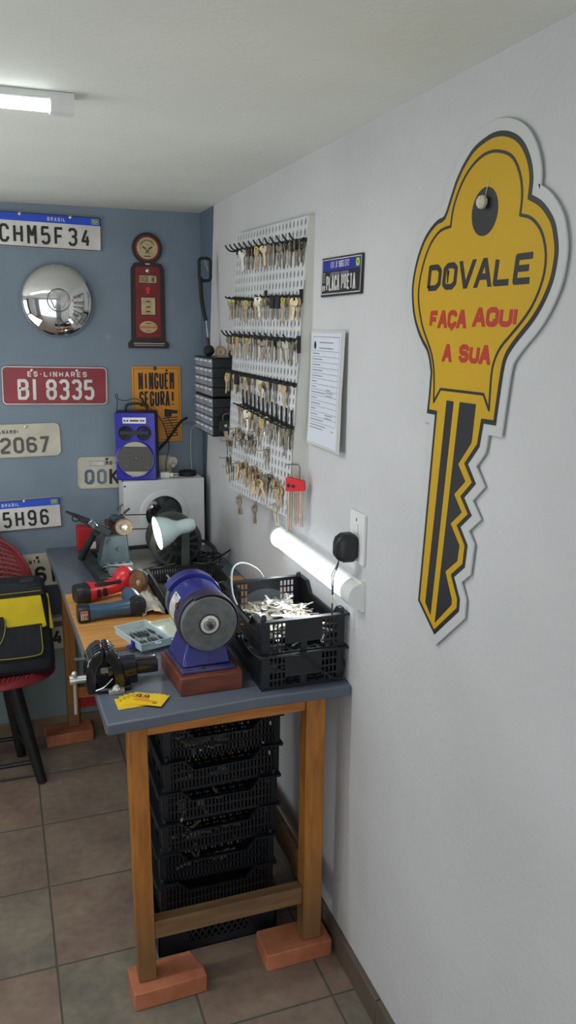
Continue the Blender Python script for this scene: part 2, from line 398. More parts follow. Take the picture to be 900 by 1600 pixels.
gt = N(nt, 'ShaderNodeMath'); gt.operation = 'GREATER_THAN'; gt.inputs[1].default_value = 0; L(e3.outputs[0], gt.inputs[0])
L(mixc(nt, L, gt.outputs[0], w.outputs[0], (88, 106, 120)), b.inputs['Base Color'])
b.inputs['Roughness'].default_value = .7
bumpn(nt, L, b, n1.outputs['Fac'], .38, .005)
# back wall: blue-grey paint, patchy, green-grey near the floor
m, nt, b, L, tc = nodes('wall_blue')
n1 = noise(nt, L, tc.outputs['Object'], 3.2, 5); n2 = noise(nt, L, tc.outputs['Object'], 26, 5); n4 = noise(nt, L, tc.outputs['Object'], 9, 8)
w = ramp(nt, L, n1.outputs['Fac'], .3, (105, 119, 131), .7, (121, 136, 149))
sp = ramp(nt, L, n4.outputs['Fac'], .66, (0, 0, 0), .76, (120, 120, 120))
c = mixc(nt, L, sp.outputs[0], w.outputs[0], (190, 200, 206))
sx = nt.nodes.new('ShaderNodeSeparateXYZ'); L(tc.outputs['Object'], sx.inputs[0])
mr = N(nt, 'ShaderNodeMapRange'); mr.inputs[1].default_value = .45; mr.inputs[2].default_value = .7; mr.inputs[3].default_value = 1; mr.inputs[4].default_value = 0
L(sx.outputs['Z'], mr.inputs[0]); L(mixc(nt, L, mr.outputs[0], c, (112, 126, 124)), b.inputs['Base Color'])
b.inputs['Roughness'].default_value = .5; bumpn(nt, L, b, n2.outputs['Fac'], .25, .004)
# ceiling
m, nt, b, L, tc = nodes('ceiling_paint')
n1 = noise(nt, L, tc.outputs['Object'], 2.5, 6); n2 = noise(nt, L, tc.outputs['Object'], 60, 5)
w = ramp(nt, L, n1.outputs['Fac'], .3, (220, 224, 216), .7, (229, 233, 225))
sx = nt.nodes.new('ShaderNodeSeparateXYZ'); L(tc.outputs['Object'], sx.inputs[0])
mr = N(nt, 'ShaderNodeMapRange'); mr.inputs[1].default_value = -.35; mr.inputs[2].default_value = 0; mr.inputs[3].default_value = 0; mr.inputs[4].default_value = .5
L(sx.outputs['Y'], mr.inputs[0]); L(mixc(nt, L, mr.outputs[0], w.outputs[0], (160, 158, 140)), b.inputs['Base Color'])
b.inputs['Roughness'].default_value = .8; bumpn(nt, L, b, n2.outputs['Fac'], .25, .004)

XL, YF = -3.1, -5.2
struct('floor', MB().box(XL, WX, YF, 0, -.06, 0), 'floor_tiles', smooth=False)
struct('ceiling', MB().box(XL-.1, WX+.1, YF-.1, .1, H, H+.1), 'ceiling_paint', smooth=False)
struct('wall_back', MB().box(XL-.1, WX+.1, 0, .1, -.06, H), 'wall_blue', smooth=False)
struct('wall_right', MB().box(WX, WX+.1, YF-.1, 0, -.06, H), 'wall_white', smooth=False)
struct('wall_left', MB().box(XL-.1, XL, YF-.1, 0, -.06, H), 'wall_white', smooth=False)
mb = MB(); mb.box(XL, -2.5, YF-.1, YF, -.06, H); mb.box(-.5, WX, YF-.1, YF, -.06, H); mb.box(-2.5, -.5, YF-.1, YF, 2.05, H)
struct('wall_front', mb, 'wall_white', smooth=False)
d = struct('door_1', MB().box(XL, XL+.045, -2.6, -1.75, .0, 2.05), 'door_brown', bevel=.004)
struct('door_handle', MB().cyl((XL+.045, -1.85, 1.02), (XL+.09, -1.85, 1.02), .01).box(XL+.08, XL+.1, -1.97, -1.84, 1.01, 1.03), 'steel', d)
# skirting tiles with joints
mb = MB(); y = 0
for k in range(16):
    y0 = -(.11+.3534*k) if k else -.008; y1 = -(.11+.3534*(k+1))
    mb.box(0, WX+.002, y0-.001, y1+.002, 0, .0844)
struct('baseboard_right', mb, 'skirting_dark', bevel=.0015)
mb = MB()
for k in range(9):
    x1 = -.065-.3534*(k-1) if k else -.001; x0 = -.065-.3534*k
    mb.box(max(x0, XL)+.002, x1, -.008, .002, 0, .0844)
struct('baseboard_back', mb, 'skirting_tile', bevel=.0015)

# ------------------------------------------------------------------ ceiling lamp
t = thing('ceiling_batten_light', 'long white batten light fixed to the ceiling, glowing', 'ceiling light', (-.64, -1.603, H))
obj('housing', MB().prism([(-.026, 0), (.026, 0), (.026, -.013), (.022, -.016), (-.022, -.016), (-.026, -.013)], 0, 1.26, frame((0,0,0), (0,1,0), (0,0,1))@Matrix.Rotation(0,4,'X')@Matrix.Translation((0,0,-1.26))), 'white_plastic', t, bevel=.002)
obj('diffuser', MB().prism([(.021*cos(a), -.014-.02*sin(a)) for a in [pi*k/12 for k in range(13)]], -1.22, -.045, frame((0,0,0), (0,1,0), (0,0,1))), 'led_ceiling', t)
for z0, z1 in ((-.045, 0.002), (-1.262, -1.22)):
    obj('end_cap', MB().prism([(-.027, -.001), (-.027, -.026), (-.018, -.036), (.018, -.036), (.027, -.026), (.027, -.001)], z0, z1, frame((0,0,0), (0,1,0), (0,0,1))), 'white_plastic', t)

# ------------------------------------------------------------------ wall tube on the right wall
t = thing('wall_batten_light', 'glowing white tube light fixed along the right wall above the crates', 'wall light', (WX, -1.08, 1.133))
Ft = frame((0,0,0), (-1,0,0), (0,0,1))   # section plane, extruded along... normal = (0,1,0)*-1 -> handled by z range
def half(r, w): return [(0, -w), (.012, -w)]+[(.012+r*sin(a), -r*cos(a)) for a in [pi*k/14 for k in range(15)]]+[(.012, w), (0, w)]
sg = Ft.to_3x3() @ Vector((0,0,1)); sgn = 1 if sg.y < 0 else -1
obj('housing', MB().prism([(.0, -.036), (.012, -.034), (.016, .03), (.012, .038), (.0, .038)], 0*sgn, .6*sgn, Ft), 'white_plastic', t, bevel=.001)
obj('diffuser', MB().prism([(.012+.03*sin(a), -.028*cos(a)-.002) for a in [pi*k/14 for k in range(15)]], .006*sgn, .565*sgn, Ft), 'led', t)
for a0, a1 in ((-.005, .006), (.565, .62)):
    obj('end_cap', MB().prism(half(.034, .04), a0*sgn, a1*sgn, Ft), 'white_plastic', t)

# ================================================================== THINGS ON THE BACK WALL
def loc_frame(o, u, v): return frame(o, u, v)
BK = dict(u=(1,0,0), v=(0,0,1))
def wall_thing(name, label, cat, x, z, rot=0, group=None, off=.004):
    """empty on the back wall; local X right, local Z up, -Y out"""
    t = thing(name, label, cat, (x, -off, z), 0, group); t.rotation_euler = (0, rot, 0); return t
FL = frame((0,0,0), (1,0,0), (0,0,1))    # local: u=x, v=z, n=-y
def screw(t, u, v, m='silver', r=.0065, base=.003):
    obj('screw', MB().lathe([(r, 0), (r, .002), (r*.7, .004), (r*.2, .0048)], (u, -base, v), (0,-1,0), 14), m, t)
def plate(label, x1, ztop, w=.4, h=.13, m='plate_white', rim=None, rad=.012, rot=0, group=None, name='licence_plate'):
    """x1 = right edge"""
    t = wall_thing(name, label, 'licence plate', x1-w/2, ztop-h/2, rot, group)
    obj('panel', MB().prism(rrect(-w/2, w/2, -h/2, h/2, rad), 0, .0025, FL), m, t)
    if rim:
        mb = MB(); pts = rrect(-w/2+.003, w/2-.003, -h/2+.003, h/2-.003, rad*.8)
        mb.stroke(pts, .0035, .0024, .0042, FL, closed=True); obj('raised_rim', mb, rim, t)
    return t
def brazil_flag(t, u, v, w=.026, h=.018, z=.0034):
    f = obj('flag', MB().prism([(u-w/2, v-h/2), (u+w/2, v-h/2), (u+w/2, v+h/2), (u-w/2, v+h/2)], z-.0006, z, FL), 'flag_green', t)
    obj('flag_rhombus', MB().prism([(u-w*.4, v), (u, v-h*.38), (u+w*.4, v), (u, v+h*.38)], z, z+.0004, FL), 'flag_yellow', f)
    obj('flag_disc', MB().prism(ellipse(u, v, h*.2, h*.2, 16), z+.0004, z+.0008, FL), 'plate_blue', f)
    g = MB(); g.stroke([(u-w/2, v-h/2), (u+w/2, v-h/2), (u+w/2, v+h/2), (u-w/2, v+h/2)], .0012, z, z+.0004, FL, closed=True); obj('flag_edge', g, 'plate_white', f)

def mercosul(label, x1, ztop, chars, u0, pitch, w=.4, h=.132, rot=0, brasil_u=-.03, tiny=False, screws=(-.11, .08)):
    t = plate(label, x1, ztop, w, h, 'plate_white', 'ink', .006, rot)
    obj('blue_band', MB().prism([(-w/2+.004, h/2-.034), (w/2-.004, h/2-.034), (w/2-.004, h/2-.004), (-w/2+.004, h/2-.004)], .0025, .0031, FL), 'plate_blue', t)
    mb = MB(); text(mb, 'BRASIL', FL, brasil_u, h/2-.027, .014, .0085, .0026, z0=.0031, z1=.0036); obj('country_lettering', mb, 'plate_white', t)
    brazil_flag(t, w/2-.026, h/2-.019)
    mb = MB(); text(mb, chars, FL, u0, -h/2+.016, .068, pitch*.7, .0098, pitch=pitch, z0=.0025, z1=.0036); obj('number_lettering', mb, 'ink', t)
    for s in screws: screw(t, s, h/2-.008)
    return t
mercosul('white plate with blue BRASIL band reading CHM5F34, highest on the wall', -.389, 2.2155, 'CHM5F34', -.188, .0512, rot=.02, brasil_u=-.008)
mercosul('white plate with blue BRASIL band ending 5H96, left of the key machine', -.603, 1.083, '5H96', -.036, .0495, rot=-.025, brasil_u=-.035, screws=(.055, -.14))

t = plate('dark red plate reading ES-LINHARES BI 8335 in white', -.391, 1.627, .415, .155, 'plate_red', 'plate_white', .02, .02)
mb = MB(); text(mb, 'ES-LINHARES', FL, -.108, .036, .021, .016, .0042, z0=.0025, z1=.004); obj('town_lettering', mb, 'plate_white', t)
mb = MB(); text(mb, 'B', FL, -.148, -.057, .083, .044, .0125, z0=.0025, z1=.0045); obj('letter_b', mb, 'plate_white', t)
mb = MB(); mb.stroke([(-.083, -.057), (-.083, .026)], .0125, .0025, .0045, FL); obj('letter_i', mb, 'plate_white', t); mb = MB()
text(mb, '8335', FL, -.038, -.057, .083, .042, .0125, pitch=.05, z0=.0025, z1=.0045); obj('number_lettering', mb, 'plate_white', t)
for u in (-.09, .087): screw(t, u, .062); 
mb = MB(); mb.box(-.1, -.075, -.005, -.002, -.067, -.063); mb.box(.09, .11, -.005, -.002, -.069, -.065); obj('mounting_slot', mb, 'dull_steel', t)

t = plate('cream plate reading PANAMBI 2067 with dark grey digits', -.591, 1.397, .4, .136, 'plate_cream', 'plate_cream', .022, -.01)
mb = MB(); text(mb, 'PANAMBI', FL, -.055, .03, .015, .0095, .0028, z0=.0025, z1=.0038); obj('town_lettering', mb, 'plate_grey_ink', t)
mb = MB(); text(mb, '2067', FL, -.037, -.052, .066, .041, .0112, pitch=.0505, z0=.0025, z1=.0042); obj('number_lettering', mb, 'plate_grey_ink', t)
g = MB(); g.stroke([(-.19, .024), (.155, .024), (.165, .033), (.155, .055), (-.19, .055)], .0016, .0025, .0034, FL); g.box(.04, .056, -.004, -.002, -.062, -.058); obj('raised_band', g, 'plate_cream', t)
screw(t, .066, .056)

t = plate('cream plate with worn blue letters QOK partly behind the blue speaker', -.128, 1.247, .4, .136, 'plate_cream', 'plate_cream', .02, .02)
mb = MB(); text(mb, 'MG-BH', FL, -.083, .033, .0155, .0105, .003, z0=.0025, z1=.0038); obj('town_lettering', mb, 'ink', t)
mb = MB(); text(mb, 'QO', FL, -.172, -.05, .064, .04, .0115, pitch=.0515, z0=.0025, z1=.004); obj('worn_lettering', mb, 'plate_letter_blue', t)
mb = MB(); text(mb, 'K', FL, -.069, -.05, .064, .04, .0115, z0=.0025, z1=.004); obj('number_lettering', mb, 'ink', t)
obj('metal_seal_strip', MB().box(-.15, -.088, -.005, -.0025, .03, .05), 'steel', t, bevel=.001)
screw(t, -.08, .058, 'dull_steel')

t = plate('white plate ending 61 behind the red chair, by the worktop corner', -.608, .843, .4, .145, 'plate_cream', 'plate_cream', .01, -.03)
mb = MB(); text(mb, 'NTA', FL, .063, .03, .016, .011, .0034, z0=.0025, z1=.0038); obj('town_lettering', mb, 'ink', t)
mb = MB(); text(mb, '6', FL, .083, -.057, .072, .045, .013, z0=.0025, z1=.004); obj('digit', mb, 'ink', t); obj('digit', MB().stroke([(.157, -.057), (.157, .015)], .013, .0025, .004, FL), 'ink', t)
screw(t, .098, .056, 'rust_iron')
t = plate('plain dark navy plate between two cream plates behind the bag', -.595, .692, .4, .13, 'plate_navy', None, .01, -.03)
t = plate('lowest cream plate ending in 4, behind the bag on the chair', -.605, .548, .4, .142, 'plate_cream', 'plate_cream', .01, -.02)
mb = MB(); text(mb, '4', FL, .135, -.053, .07, .044, .0135, z0=.0025, z1=.004); obj('number_lettering', mb, 'ink', t)
obj('faded_stamp', MB().box(.145, .18, -.003, -.0024, .03, .055), 'plate_grey_ink', t)

# hubcap -------------------------------------------------------------
t = wall_thing('hubcap', 'domed chrome hubcap with a round emblem mounted on the blue wall', 'hubcap', -.573, 1.887)
R = .143
obj('dome', MB().lathe([(R, 0), (R+.002, .004), (R, .009)]+[(R*cos(a), .009+.046*sin(a)) for a in [pi/2*k/16 for k in range(1, 16)]]+[(.0, .0552)], (0,0,0), (0,-1,0), 72), 'chrome', t, angle=60)
e = MB(); e.torus((0, -.0535, 0), .043, .0028, (0,1,0), 48, 8)
FE = frame((0, -.0535, 0), (1,0,0), (0,0,1))
for p in ([(-.019, .037), (-.0005, .004), (.018, .037)], [(-.037, .02), (-.0165, -.031), (0, -.002), (.0165, -.031), (.037, .02)]):
    e.stroke(p, .0062, -.004, .0035, FE)
obj('emblem', e, 'steel', t)

# tin gas-pump sign ---------------------------------------------------
t = wall_thing('gas_pump_sign', 'tin sign shaped like an old red petrol pump reading GASOLINE', 'wall sign', -.213, 1.70, .012)
sil = [(-.084, 0), (.084, 0), (.086, .02), (.072, .035), (.069, .32), (.056, .342), (.03, .345)]+[(.062*sin(a), .401-.062*cos(a)) for a in [radians(28+k*(360-56)/40) for k in range(41)]]+[(-.03, .345), (-.056, .342), (-.069, .32), (-.072, .035), (-.086, .02)]
obj('panel', MB().prism(sil, 0, .004, FL), 'pump_dark', t)
obj('red_body', MB().prism([(-.052, .045), (.052, .045), (.05, .318), (.045, .328), (-.045, .328), (-.05, .318)], .004, .0046, FL), 'pump_red', t)
obj('globe_face', MB().prism(ellipse(0, .401, .05, .05, 40), .004, .0046, FL), 'pump_red', t)
obj('globe_dial', MB().prism(ellipse(0, .401, .043, .043, 40), .0046, .005, FL), 'cream_print', t)
g = MB()
for k in range(13):
    a = radians(150-k*10); g.stroke([(.029*cos(a), .401+.029*sin(a)), (.0335*cos(a), .401+.0335*sin(a))], .0032, .005, .0054, FL)
g.stroke([(-.012, .403), (.008, .38)], .003, .005, .0054, FL); g.stroke([(.012, .403), (-.008, .38)], .003, .005, .0054, FL)
g.stroke([(-.02, .407), (-.006, .399)], .005, .005, .0054, FL); g.stroke([(.02, .407), (.006, .399)], .005, .005, .0054, FL)
g.prism(ellipse(0, .415, .0025, .0025, 8), .005, .0054, FL); g.stroke([(-.014, .37), (.014, .37)], .0035, .005, .0054, FL)
obj('globe_print', g, 'ink', t)
obj('name_panel', MB().prism(rrect(-.037, .037, .264, .295, .002), .0046, .0054, FL), 'cream_print', t)
g = MB(); g.stroke([(-.037, .264), (.037, .264), (.037, .295), (-.037, .295)], .0025, .0054, .0058, FL, closed=True); text(g, 'GASOLINE', FL, -.0335, .2685, .022, .0066, .0019, pitch=.0084, z0=.0054, z1=.0058); obj('name_lettering', g, 'ink', t)
obj('red_knob_print', MB().prism(ellipse(0, .24, .009, .009, 20), .0046, .0052, FL).prism([(-.007, .222), (.007, .222), (.005, .232), (-.005, .232)], .0046, .0052, FL), 'bright_red', t)
obj('dial_window', MB().prism([(-.03, .136), (.03, .136), (.03, .207), (-.03, .207)], .0046, .0052, FL), 'cream_print', t)
g = MB(); g.stroke([(-.031, .135), (.031, .135), (.031, .208), (-.031, .208)], .0035, .0052, .0058, FL, closed=True)
for v in (.19, .168, .15): g.stroke([(-.009, v), (.009, v)], .0045, .0052, .0058, FL)
obj('dial_print', g, 'pump_dark', t)
obj('oval_badge', MB().prism(ellipse(0, .087, .037, .024, 36), .0046, .0052, FL), 'cream_print', t)
g = MB(); x = -.022
for k in range(9): g.stroke([(x+k*.0055, .083), (x+.002+k*.0055, .092 if k % 4 == 0 else .089)], .0028, .0052, .0057, FL)
g.stroke([(-.022, .084), (.024, .084)], .002, .0052, .0056, FL)
obj('oval_script', g, 'bright_red', t)
g = MB(); g.stroke([(-.012, .102), (.012, .102)], .003, .0052, .0056, FL); g.stroke([(-.011, .072), (.011, .072)], .0025, .0052, .0056, FL); g.prism(ellipse(-.03, .087, .002, .0035, 10), .0052, .0056, FL); g.prism(ellipse(.03, .087, .002, .0035, 10), .0052, .0056, FL); obj('oval_print', g, 'ink', t)
obj('chrome_stripe', MB().box(-.062, .068, -.0055, -.004, .0185, .0215).box(-.06, .064, -.0055, -.004, .011, .013), 'silver', t)
screw(t, 0, .313, 'silver', .008, .0045)
obj('neck', MB().box(-.009, .009, -.006, -.004, .337, .342), 'silver', t)

# orange poster -------------------------------------------------------
t = wall_thing('orange_sign', 'orange sign reading NINGUÉM SEGURA! on the blue wall behind the speaker', 'wall sign', -.183, 1.465, .0, off=.003)
obj('panel', MB().prism([(-.105, -.16), (.104, -.16), (.102, .16), (-.105, .16)], 0, .003, FL), 'poster_orange', t)
g = MB(); g.stroke([(-.097, -.152), (.096, -.152), (.094, .151), (-.097, .151)], .0013, .003, .0034, FL, closed=True); obj('border_line', g, 'ink', t)
g = MB(); text(g, 'NINGUÉM', FL, -.078, .064, .07, .0195, .0082, pitch=.0222, z0=.003, z1=.0036); text(g, 'SEGURA!', FL, -.076, -.008, .064, .0195, .0082, pitch=.0222, z0=.003, z1=.0036); obj('headline', g, 'ink', t)
g = MB(); g.prism([(.03, -.02), (.088, -.028), (.086, -.042), (.062, -.04), (.06, -.055), (.03, -.055)], .003, .0036, FL)
for k in range(8): g.stroke([(.02+.002*k, -.062-.011*k), (.088, -.056-.0115*k)], .0042, .003, .0036, FL)
g.stroke([(.04, -.05), (.085, -.135)], .003, .003, .0037, FL); obj('drawing', g, 'ink', t)
screw(t, -.008, .152, 'dull_steel', .008, .003)

# round socket
t = wall_thing('round_socket', 'round ivory wall socket beside the blue speaker', 'socket', -.122, 1.214, off=0)
obj('plate', MB().lathe([(.024, 0), (.024, .006), (.021, .011), (.015, .012)], (0,0,0), (0,-1,0), 28), 'ivory_plastic', t)
obj('plug', MB().cyl((-.003, -.012, -.012), (-.003, -.03, -.014), .011, .009), 'ivory_plastic', t)

# ================================================================== THINGS ON THE RIGHT WALL
def frw(u, v): return Vector((WX, -u, v))
# big key sign ---------------------------------------------------------
OUT = [(2.191,2.12),(2.221,2.11),(2.244,2.096),(2.262,2.077),(2.275,2.055),(2.282,2.031),(2.281,2.006),(2.307,1.994),(2.328,1.978),(2.345,1.959),(2.354,1.939),(2.36,1.916),(2.359,1.893),(2.354,1.87),(2.343,1.847),(2.327,1.824),(2.307,1.803),(2.284,1.784),(2.262,1.765),(2.247,1.748),(2.240,1.731),(2.235,1.7),(2.230,1.66),(2.226,1.627),(2.187,1.626),(2.179,1.582),(2.144,1.544),(2.175,1.512),(2.138,1.478),(2.168,1.449),(2.131,1.418),(2.16,1.389),(2.155,1.343),(2.119,1.313),(2.145,1.274),(2.144,1.249),(2.056,1.167),(1.981,1.218),(2.012,1.624),(1.979,1.624),(1.983,1.66),(1.986,1.707),(1.978,1.73),(1.966,1.749),(1.944,1.767),(1.922,1.79),(1.904,1.818),(1.894,1.849),(1.891,1.88),(1.898,1.911),(1.911,1.94),(1.932,1.969),(1.957,1.988),(1.985,2.001),(2.009,2.006),(2.028,2.036),(2.045,2.064),(2.066,2.087),(2.095,2.108),(2.125,2.118),(2.159,2.123)]
def spline_poly(P, corners):
    n = len(P); out = []; cs = sorted(corners)
    for a, b in zip(cs, cs[1:]+[cs[0]+n]):
        seg = [Vector(P[i % n]) for i in range(a, b+1)]
        out += [tuple(p) for p in (catmull(seg, 3) if len(seg) > 3 else seg)][:-1]
    return out
def offset(P, d):
    n = len(P); A = sum(P[i][0]*P[(i+1) % n][1]-P[(i+1) % n][0]*P[i][1] for i in range(n)); s = 1 if A > 0 else -1; out = []
    for i in range(n):
        a, b, c = Vector(P[i-1]), Vector(P[i]), Vector(P[(i+1) % n])
        n1 = Vector((-(b-a).y, (b-a).x)).normalized(); n2 = Vector((-(c-b).y, (c-b).x)).normalized()
        m = (n1+n2).normalized(); k = 1/max(m.dot(n1), .45); out.append(tuple(b+m*d*s*k))
    return out
KO = (-2.13, 1.65)
FK = frame((0, -2.13, 1.65), (0,-1,0), (0,0,1)) if 0 else None
t = thing('key_shaped_sign', 'huge yellow and black key-shaped sign reading DOVALE FAÇA AQUI A SUA', 'wall sign', (WX-.004, -2.13, 1.65))
FS = frame((0,0,0), (0,-1,0), (0,0,1))
sh = lambda P: [(u-2.13, v-1.65) for u, v in P]
OUT0 = OUT; OUT = spline_poly(OUT0, [6, 57]+list(range(22, 43)))
obj('clear_backing', MB().prism(sh(offset(OUT, -.019)), 0, .0035, FS), 'sign_clear', t)
obj('black_outline', MB().prism(sh(OUT), .0035, .0041, FS), 'sign_dark', t)
obj('yellow_field', MB().prism(sh(offset(OUT, .009)), .0041, .0047, FS), 'sign_yellow', t)
NECK = [(2.006,1.649),(2.03,1.677),(2.182,1.679),(2.203,1.652)]
S1 = [(2.056,1.657),(2.082,1.657),(2.038,1.204),(2.014,1.225)]
S2 = [(2.104,1.658),(2.16,1.659),(2.153,1.586),(2.111,1.539),(2.14,1.51),(2.103,1.478),(2.134,1.448),(2.096,1.417),(2.133,1.382),(2.129,1.349),(2.087,1.315),(2.117,1.265),(2.117,1.254),(2.057,1.194)]
inn = offset(OUT, .026)
kA = min(range(len(OUT)), key=lambda i: (OUT[i][0]-1.983)**2+(OUT[i][1]-1.66)**2); kB = min(range(len(OUT)), key=lambda i: (OUT[i][0]-2.230)**2+(OUT[i][1]-1.66)**2)
head = (inn[kA:]+inn[:kB+1]) if kA > kB else inn[kA:kB+1]
I1 = [(2.178,2.09),(2.21,2.08),(2.232,2.064),(2.25,2.036),(2.257,2.006),(2.255,1.978),(2.285,1.97),(2.312,1.95),(2.328,1.922),(2.332,1.892),(2.324,1.862),(2.306,1.832),(2.282,1.808),(2.253,1.785),(2.225,1.763),(2.209,1.739),(2.203,1.712),(2.203,1.652),(2.182,1.679),(2.03,1.677),(2.006,1.649),(2.002,1.704),(1.99,1.74),(1.971,1.766),(1.946,1.797),(1.929,1.832),(1.922,1.864),(1.927,1.896),(1.941,1.929),(1.965,1.96),(1.998,1.979),(2.036,1.983),(2.042,2.014),(2.06,2.046),(2.087,2.072),(2.12,2.088),(2.15,2.093)]
g = MB(); g.stroke(sh(spline_poly(I1, [5, 17, 18, 19, 20, 31])), .0052, .0047, .0052, FS, closed=True); obj('inner_line', g, 'sign_dark', t)
obj('blade_groove', MB().prism(sh(S1), .0047, .0052, FS), 'sign_dark', t)
obj('blade_groove', MB().prism(sh(S2), .0047, .0052, FS), 'sign_dark', t)
HOLE = [(2.161,2.035),(2.176,2.03),(2.188,2.014),(2.188,1.993),(2.18,1.975),(2.164,1.962),(2.144,1.956),(2.125,1.962),(2.112,1.975),(2.108,1.996),(2.113,2.018),(2.132,2.032),(2.146,2.036)]
hc = [(p[0], p[1]) for p in HOLE]
obj('hole_disc', MB().prism(sh(ellipse(2.149, 1.996, .041, .041, 40)), .0047, .0052, FS), 'sign_dark', t)
def fit_text(mb, s, u0, u1, v0, h, sw, shear=0, gapf=.08, z0=.0047, z1=.0053, wm={}):
    n = sum({'I': .3, ' ': .55}.get(c, 1)*wm.get(c, 1) for c in s); gaps = len(s)-1
    w = (u1-u0-shear*h)/(n+gaps*gapf); u = u0
    for c in s:
        f = {'I': .3, ' ': .55}.get(c, 1)*wm.get(c, 1)
        text(mb, c, FS, u-2.13, v0-1.65, h, w*f/(1 if c not in 'I ' else 1) if c not in 'I' else sw, sw, pitch=1, z0=z0, z1=z1, shear=shear); u += w*(f+gapf)
g = MB(); fit_text(g, 'DOVALE', 1.956, 2.304, 1.867, .05, .0108, .12, gapf=.13); obj('brand_lettering', g, 'sign_dark', t)
g = MB(); g.prism(sh(ellipse(2.036, 1.899, .0042, .0052, 12)), .0053, .0058, FS).prism(sh([(2.0335, 1.896), (2.0385, 1.896), (2.037, 1.88), (2.034, 1.88)]), .0053, .0058, FS); obj('keyhole_mark', g, 'sign_dark', t)
for w_, a0_, a1_, v_ in (('FAÇA', 1.973, 2.112, 1.795), ('AQUI', 2.133, 2.270, 1.798), ('A', 2.031, 2.067, 1.731), ('SUA', 2.09, 2.198, 1.732)):
    g = MB(); fit_text(g, w_, a0_, a1_, v_, .034, .0094, .1); obj('red_lettering', g, 'sign_red', t)
g = MB(); g.add(*_sph((-.014, -.022, .361), .012, (.8, 1, 1), 7, 5)); g.tube([(-.008, -.02, .365), (-.007, -.024, .38), (-.006, -.029, .4)], .0006, 5); obj('hanging_nail', g, 'ivory_plastic', t, smooth=False)

# PLACA PRETA plate ------------------------------------------------------
t = thing('souvenir_plate', 'small black and blue plate reading PLACA PRETA on the white wall', 'wall sign', (WX-.003, -1.5075, 1.921)); t.rotation_euler = (0, 0, 0)
P0 = lambda u, v: (u, v)
obj('panel', MB().prism([(-.123, .049), (-.13, -.049), (.127, -.047), (.13, .046)], 0, .003, FS), 'plate_black', t)
obj('blue_band', MB().prism([(-.117, .042), (-.119, .016), (.12, .013), (.124, .039)], .003, .0034, FS), 'deep_blue', t)
g = MB(); g.stroke([(-.118, .044), (-.124, -.042), (.12, -.041), (.125, .041)], .0022, .0034, .0038, FS, closed=True); obj('rim_line', g, 'plate_white', t)
g = MB(); text(g, '(21) 31 96057-3712', FS, -.066, .021, .016, .0052, .0017, pitch=.0068, z0=.0034, z1=.0038) if 0 else text(g, '(31) 31 96063-3712', FS, -.066, .0215, .016, .0052, .0017, pitch=.0068, z0=.0034, z1=.0038)
text(g, 'BR', FS, -.119, -.034, .014, .007, .0024, z0=.003, z1=.0036); text(g, 'PLACA', FS, -.092, -.034, .037, .015, .0054, pitch=.0178, z0=.003, z1=.0036); text(g, 'PRETA', FS, .006, -.034, .037, .015, .0054, pitch=.0178, z0=.003, z1=.0036)
obj('white_lettering', g, 'plate_white', t)
g = MB(); [g.prism([(-.066+k*.0062, .0), (-.066+k*.0062+.0045, .0), (-.066+k*.0062+.0045, .011), (-.066+k*.0062, .011)], .003, .0033, FS) for k in list(range(10))+list(range(11, 19))]
[g.prism([(-.118, -.006-.0068*k+.014), (-.102, -.006-.0068*k+.014), (-.102, -.0015-.0068*k+.014), (-.118, -.0015-.0068*k+.014)], .003, .0033, FS) for k in range(4)]; obj('small_print', g, 'grey_ink', t)
f = obj('round_badge', MB().prism(rrect(.092, .118, .017, .038, .003), .0034, .0037, FS), 'flag_green', t); obj('badge_disc', MB().prism(ellipse(.105, .0275, .009, .009, 20), .0037, .004, FS), 'flag_yellow', f); obj('badge_centre', MB().prism(ellipse(.105, .0275, .0042, .005, 12), .004, .0043, FS), 'flag_green', f)

# printed notice ---------------------------------------------------------
t = thing('paper_notice', 'white printed form in a clear sleeve taped to the wall below the small plate', 'paper', (WX-.002, -1.43, 1.629), 0); t.rotation_euler = (0,0,0)
def pn(u, v, d=0):
    k = (1-(v+.155)/.31); return Vector((-.0015-.009*k*k-.007*max(0, (u+.02)/.125)**2*(1-abs(v)/.4)-d, -u, v))
def sheet(poly, u0, u1, v0, v1, d, nu=6, nv=10):
    mb = MB(); vs = [pn(u0+(u1-u0)*i/nu, v0+(v1-v0)*j/nv, d) for j in range(nv+1) for i in range(nu+1)]
    return mb.add(vs, [(j*(nu+1)+i, j*(nu+1)+i+1, (j+1)*(nu+1)+i+1, (j+1)*(nu+1)+i) for j in range(nv) for i in range(nu)])
obj('sleeve', sheet(0, -.125, .125, -.157, .157, 0), 'tape_film', t); obj('sheet', sheet(0, -.118, .098, -.15, .15, .0006), 'paper', t)
g = MB(); rr = random.Random(3)
def pline(u0, u1, v, w=.0013): 
    n = 3; vs = []
    for i in range(n+1):
        u = u0+(u1-u0)*i/n; vs += [pn(u, v-w/2, .0012), pn(u, v+w/2, .0012)]
    g.add(vs, [(2*i, 2*i+2, 2*i+3, 2*i+1) for i in range(n)])
v = .14
pline(-.105, .088, v); 
for k in range(31):
    v -= .0075; 
    if k < 4: 
        if k in (1, 3): pline(-.06, .04, v, .0022)
        continue
    pline(-.104, -.104+rr.uniform(.03, .1) if k % 2 else .086, v, .0022 if k % 2 else .0009)
    if k > 16 and rr.random() < .5: pline(0, rr.uniform(.02, .06), v+.003, .002)
g.add([pn(-.104, .14, .0012), pn(-.103, .14, .0012), pn(-.103, -.09, .0012), pn(-.104, -.09, .0012)], [(0,1,2,3)]); g.add([pn(.086, .14, .0012), pn(.087, .14, .0012), pn(.087, -.09, .0012), pn(.086, -.09, .0012)], [(0,1,2,3)])
pline(-.106, .01, -.1, .002); pline(-.106, -.01, -.108, .002); pline(.05, .07, -.106, .002)
obj('print', g, 'grey_ink', t)
